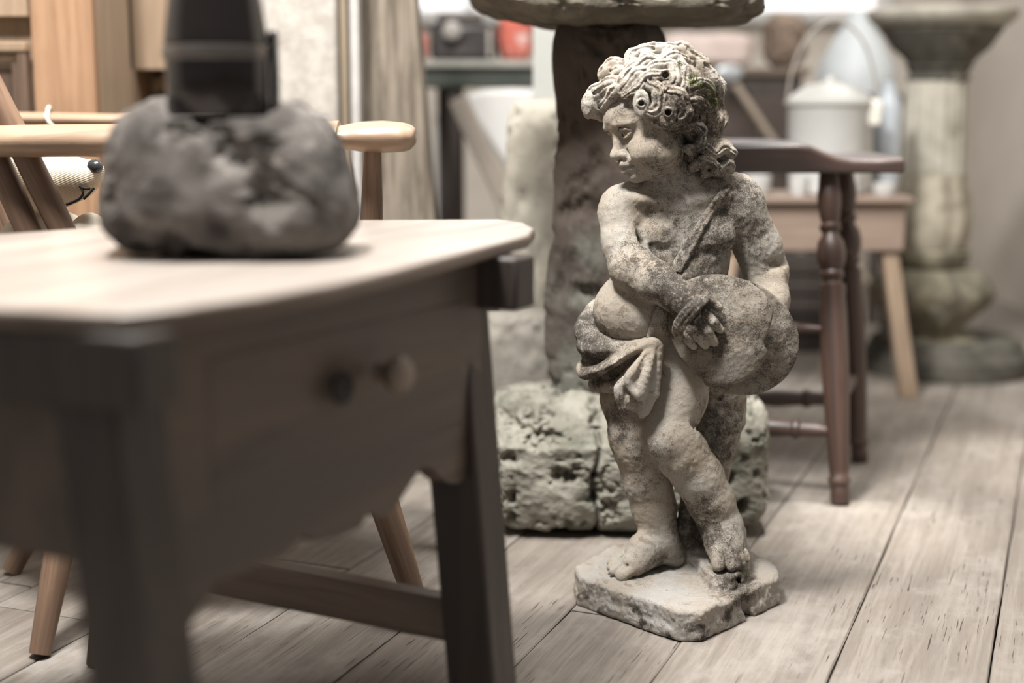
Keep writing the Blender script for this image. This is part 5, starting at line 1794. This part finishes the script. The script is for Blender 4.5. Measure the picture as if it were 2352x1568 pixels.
# seat
so = [(-.22, -.19), (-.10, -.225), (.12, -.23), (.24, -.20), (.275, -.08), (.275, .08), (.24, .20), (.12, .23), (-.10, .225), (-.28, .19), (-.34, .08), (-.34, -.08), (-.28, -.17)]
sc2 = spl([np.array([chx + x, chy + y, 0]) for x, y in so + so[:1]], 4)[:-1]
MB().hexa([p + Z_ * (SHT - .035) for p in sc2], [p + Z_ * SHT for p in sc2]).build('seat', M_CH, chair, bevel=0.008, seg=3)


def stick(name, a, b, r, prof=((0, .8), (.35, 1.15), (.7, 1.0), (1, .75)), mat=M_CHL, flat=1.0):
    a, b = np.asarray(a, float), np.asarray(b, float)
    ts = np.linspace(0, 1, 12)
    return MB().tube([a + (b - a) * t for t in ts], [r * np.interp(t, [p[0] for p in prof], [p[1] for p in prof]) for t in ts], 18, flat=flat).build(name, mat, chair, smooth=True, rot=frame(b - a))


# arm posts
pa = P(857, 335, 1.905)
stick('arm_post', (pa[0] - .012, 1.93, SHT - .01), pa, .0145)
stick('arm_post', (far[-6][0] - .012, 2.26, SHT - .01), far[-6], .0145)
# raked back sticks that pass through the arm and on up to the crest
crest = []
for k, (u1, u2, y) in enumerate(((141, 56, 1.936), (62, -15, 1.942))):
    lo_ = P(u1, 522, y); hi_ = P(u2, 350, y)
    d_ = (hi_ - lo_) / (hi_[2] - lo_[2])
    b0 = lo_ + d_ * (SHT - .01 - lo_[2]); t0 = lo_ + d_ * (1.02 - lo_[2])
    b0[1] = max(b0[1], 1.92)
    stick('back_stick', b0, t0, .0165, ((0, .9), (.3, 1.1), (.6, 1.0), (1, .8)))
    crest.append(t0)
for k in range(4):
    off = np.array([-.045 - .012 * k, .085 * (k + 1) - .02, 0])
    stick('back_stick', crest[1] + off + (b0 - t0) * 1.0 + np.array([-.06, 0, 0]), crest[1] + off, .0105)
    last = crest[1] + off
MB().tube(spl([crest[0] + [0.01, -.02, 0], crest[1], crest[1] + [-.07, .12, 0.01], last + [-.01, -.05, 0], last + [0, .04, 0]]), .018, 14, flat=1.6).build('crest_rail', M_CH, chair, smooth=True)
# legs
for (ft, tp2) in ((G(974, 1446), (chx + .175, chy - .155)), (G(92, 1508), (chx - .155, chy - .15)), (G(26, 1318), (chx - .17, chy + .15)), (G(1095, 1262), (chx + .20, chy + .15))):
    stick('leg', (ft[0], ft[1], 0.004), (tp2[0], tp2[1], SHT - .03), .0185, ((0, .78), (.25, 1.0), (.55, 1.2), (.8, 1.0), (1, .8)))
# knotted string on the far arm
q = P(114, 268, 2.42)
mb = MB()
mb.tube([q + np.array([.004 * math.cos(a) + .0, -.024 * math.cos(a * 1.0), .016 * math.sin(a)]) for a in np.linspace(0, 2 * math.pi, 18)], .0032, 8)
mb.tube(spl([q + [0, -.024, .004], q + [.008, -.03, -.008], q + [.018, -.028, -.02]]), .003, 8)
tag(mb.build('string_loop', mat_plain('white_string', (0.66, 0.62, 0.55), 0.9), smooth=True), 'knotted white string looped round the far arm of the armchair', 'string')

# ------------------------------------------------------------------ canvas toy dog on the chair
def mat_canvas():
    t = NT('cream_ticking_canvas')
    v = t.coord((1, 1, 1))
    w = t.n('ShaderNodeTexWave'); w.inputs['Scale'].default_value = 130; w.inputs['Distortion'].default_value = 1.0
    mp = t.n('ShaderNodeMapping'); mp.inputs['Rotation'].default_value = (0, math.radians(70), 0)
    t.l(v, mp.inputs['Vector']); t.l(mp.outputs[0], w.inputs['Vector'])
    c = t.mix(t.math('MULTIPLY', w.outputs['Fac'], 0.45), (0.66, 0.58, 0.46), (0.42, 0.34, 0.25))
    c = t.mix(t.ramp(t.noise(v, 30, 4), 0.45, 0.7, 0, 0.4), c, (0.74, 0.68, 0.58))
    return t.out(c, 0.95, t.bump(w.outputs['Fac'], 0.4, 0.0008), 0.1)


M_CAN = mat_canvas()
dog = empty('toy_dog', (P(120, 500, 2.04)[0], 2.05, SHT), 'cream canvas stuffed toy dog with black nose sitting on the armchair', 'toy dog')
q0 = P(120, 420, 2.04)
TD = Field(q0 - np.array([.16, .13, .26]), q0 + np.array([.12, .13, .12]), 0.0022)
kk = 2.04 / FPX
TD.ell(P(85, 402, 2.04), (.062, .055, .052), k=.002)
TD.cap(P(110, 405, 2.03), P(195, 408, 2.00), .040, .022, .014)
TD.cap(P(180, 398, 2.01), P(216, 392, 2.00), .022, .014, .010)
TD.cap(P(150, 440, 2.02), P(190, 436, 2.00), .020, .013, .010)
TD.noise(.02, .0012, 4)
v_, f_ = TD.mesh()
link_mesh('head', v_, f_, M_CAN, dog)
TD.a[:] = .06
TD.ell([P(95, 520, 2.05)[0], 2.075, SHT + .075], (.085, .075, .078), k=.002)
TD.ell([P(185, 520, 2.02)[0], 2.03, SHT + .05], (.045, .04, .045), k=.012)
TD.ell([P(200, 500, 2.02)[0], 2.03, SHT + .09], (.036, .038, .062), k=.012)
TD.a[:, :, :] = np.maximum(TD.a, (SHT + .001 - (TD.lo[2] + TD.h * np.arange(TD.n[2])))[None, None, :].astype(np.float32))
TD.noise(.025, .0015, 5)
v_, f_ = TD.mesh()
v_[:, 2] = np.maximum(v_[:, 2], SHT + .0005)
link_mesh('torso', v_, f_, mat_plain('cream_cotton', (0.64, 0.58, 0.49), 0.95, 0.1, var=0.12, scale=40, bump=0.002), dog)
c_ = P(229, 381, 1.99)
MB().lathe(c_ + np.array([-.010, 0, 0]), [(.001, -.004), (.008, -.003), (.0095, .004), (.0085, .010), (.005, .014), (.001, .0155)], 24, (0.9, -.35, -.1)).build('nose', mat_plain('glossy_black_button', (0.03, 0.032, 0.036), 0.25, 0.6), dog, smooth=True)
st = MB()
for line in ([(152, 470), (170, 463), (184, 455), (191, 443), (187, 432), (183, 427)], [(186, 428), (196, 433), (207, 432)], [(192, 457), (204, 445), (216, 431)]):
    pts = []
    for u, v in line:
        pts.append(P(u, v, 1.978))
    st.tube(spl(pts, 4), .0019, 8)
st.build('mouth_stitching', mat_plain('black_thread', (0.02, 0.02, 0.02), 0.8), dog, smooth=True)
bpy.context.view_layer.update()
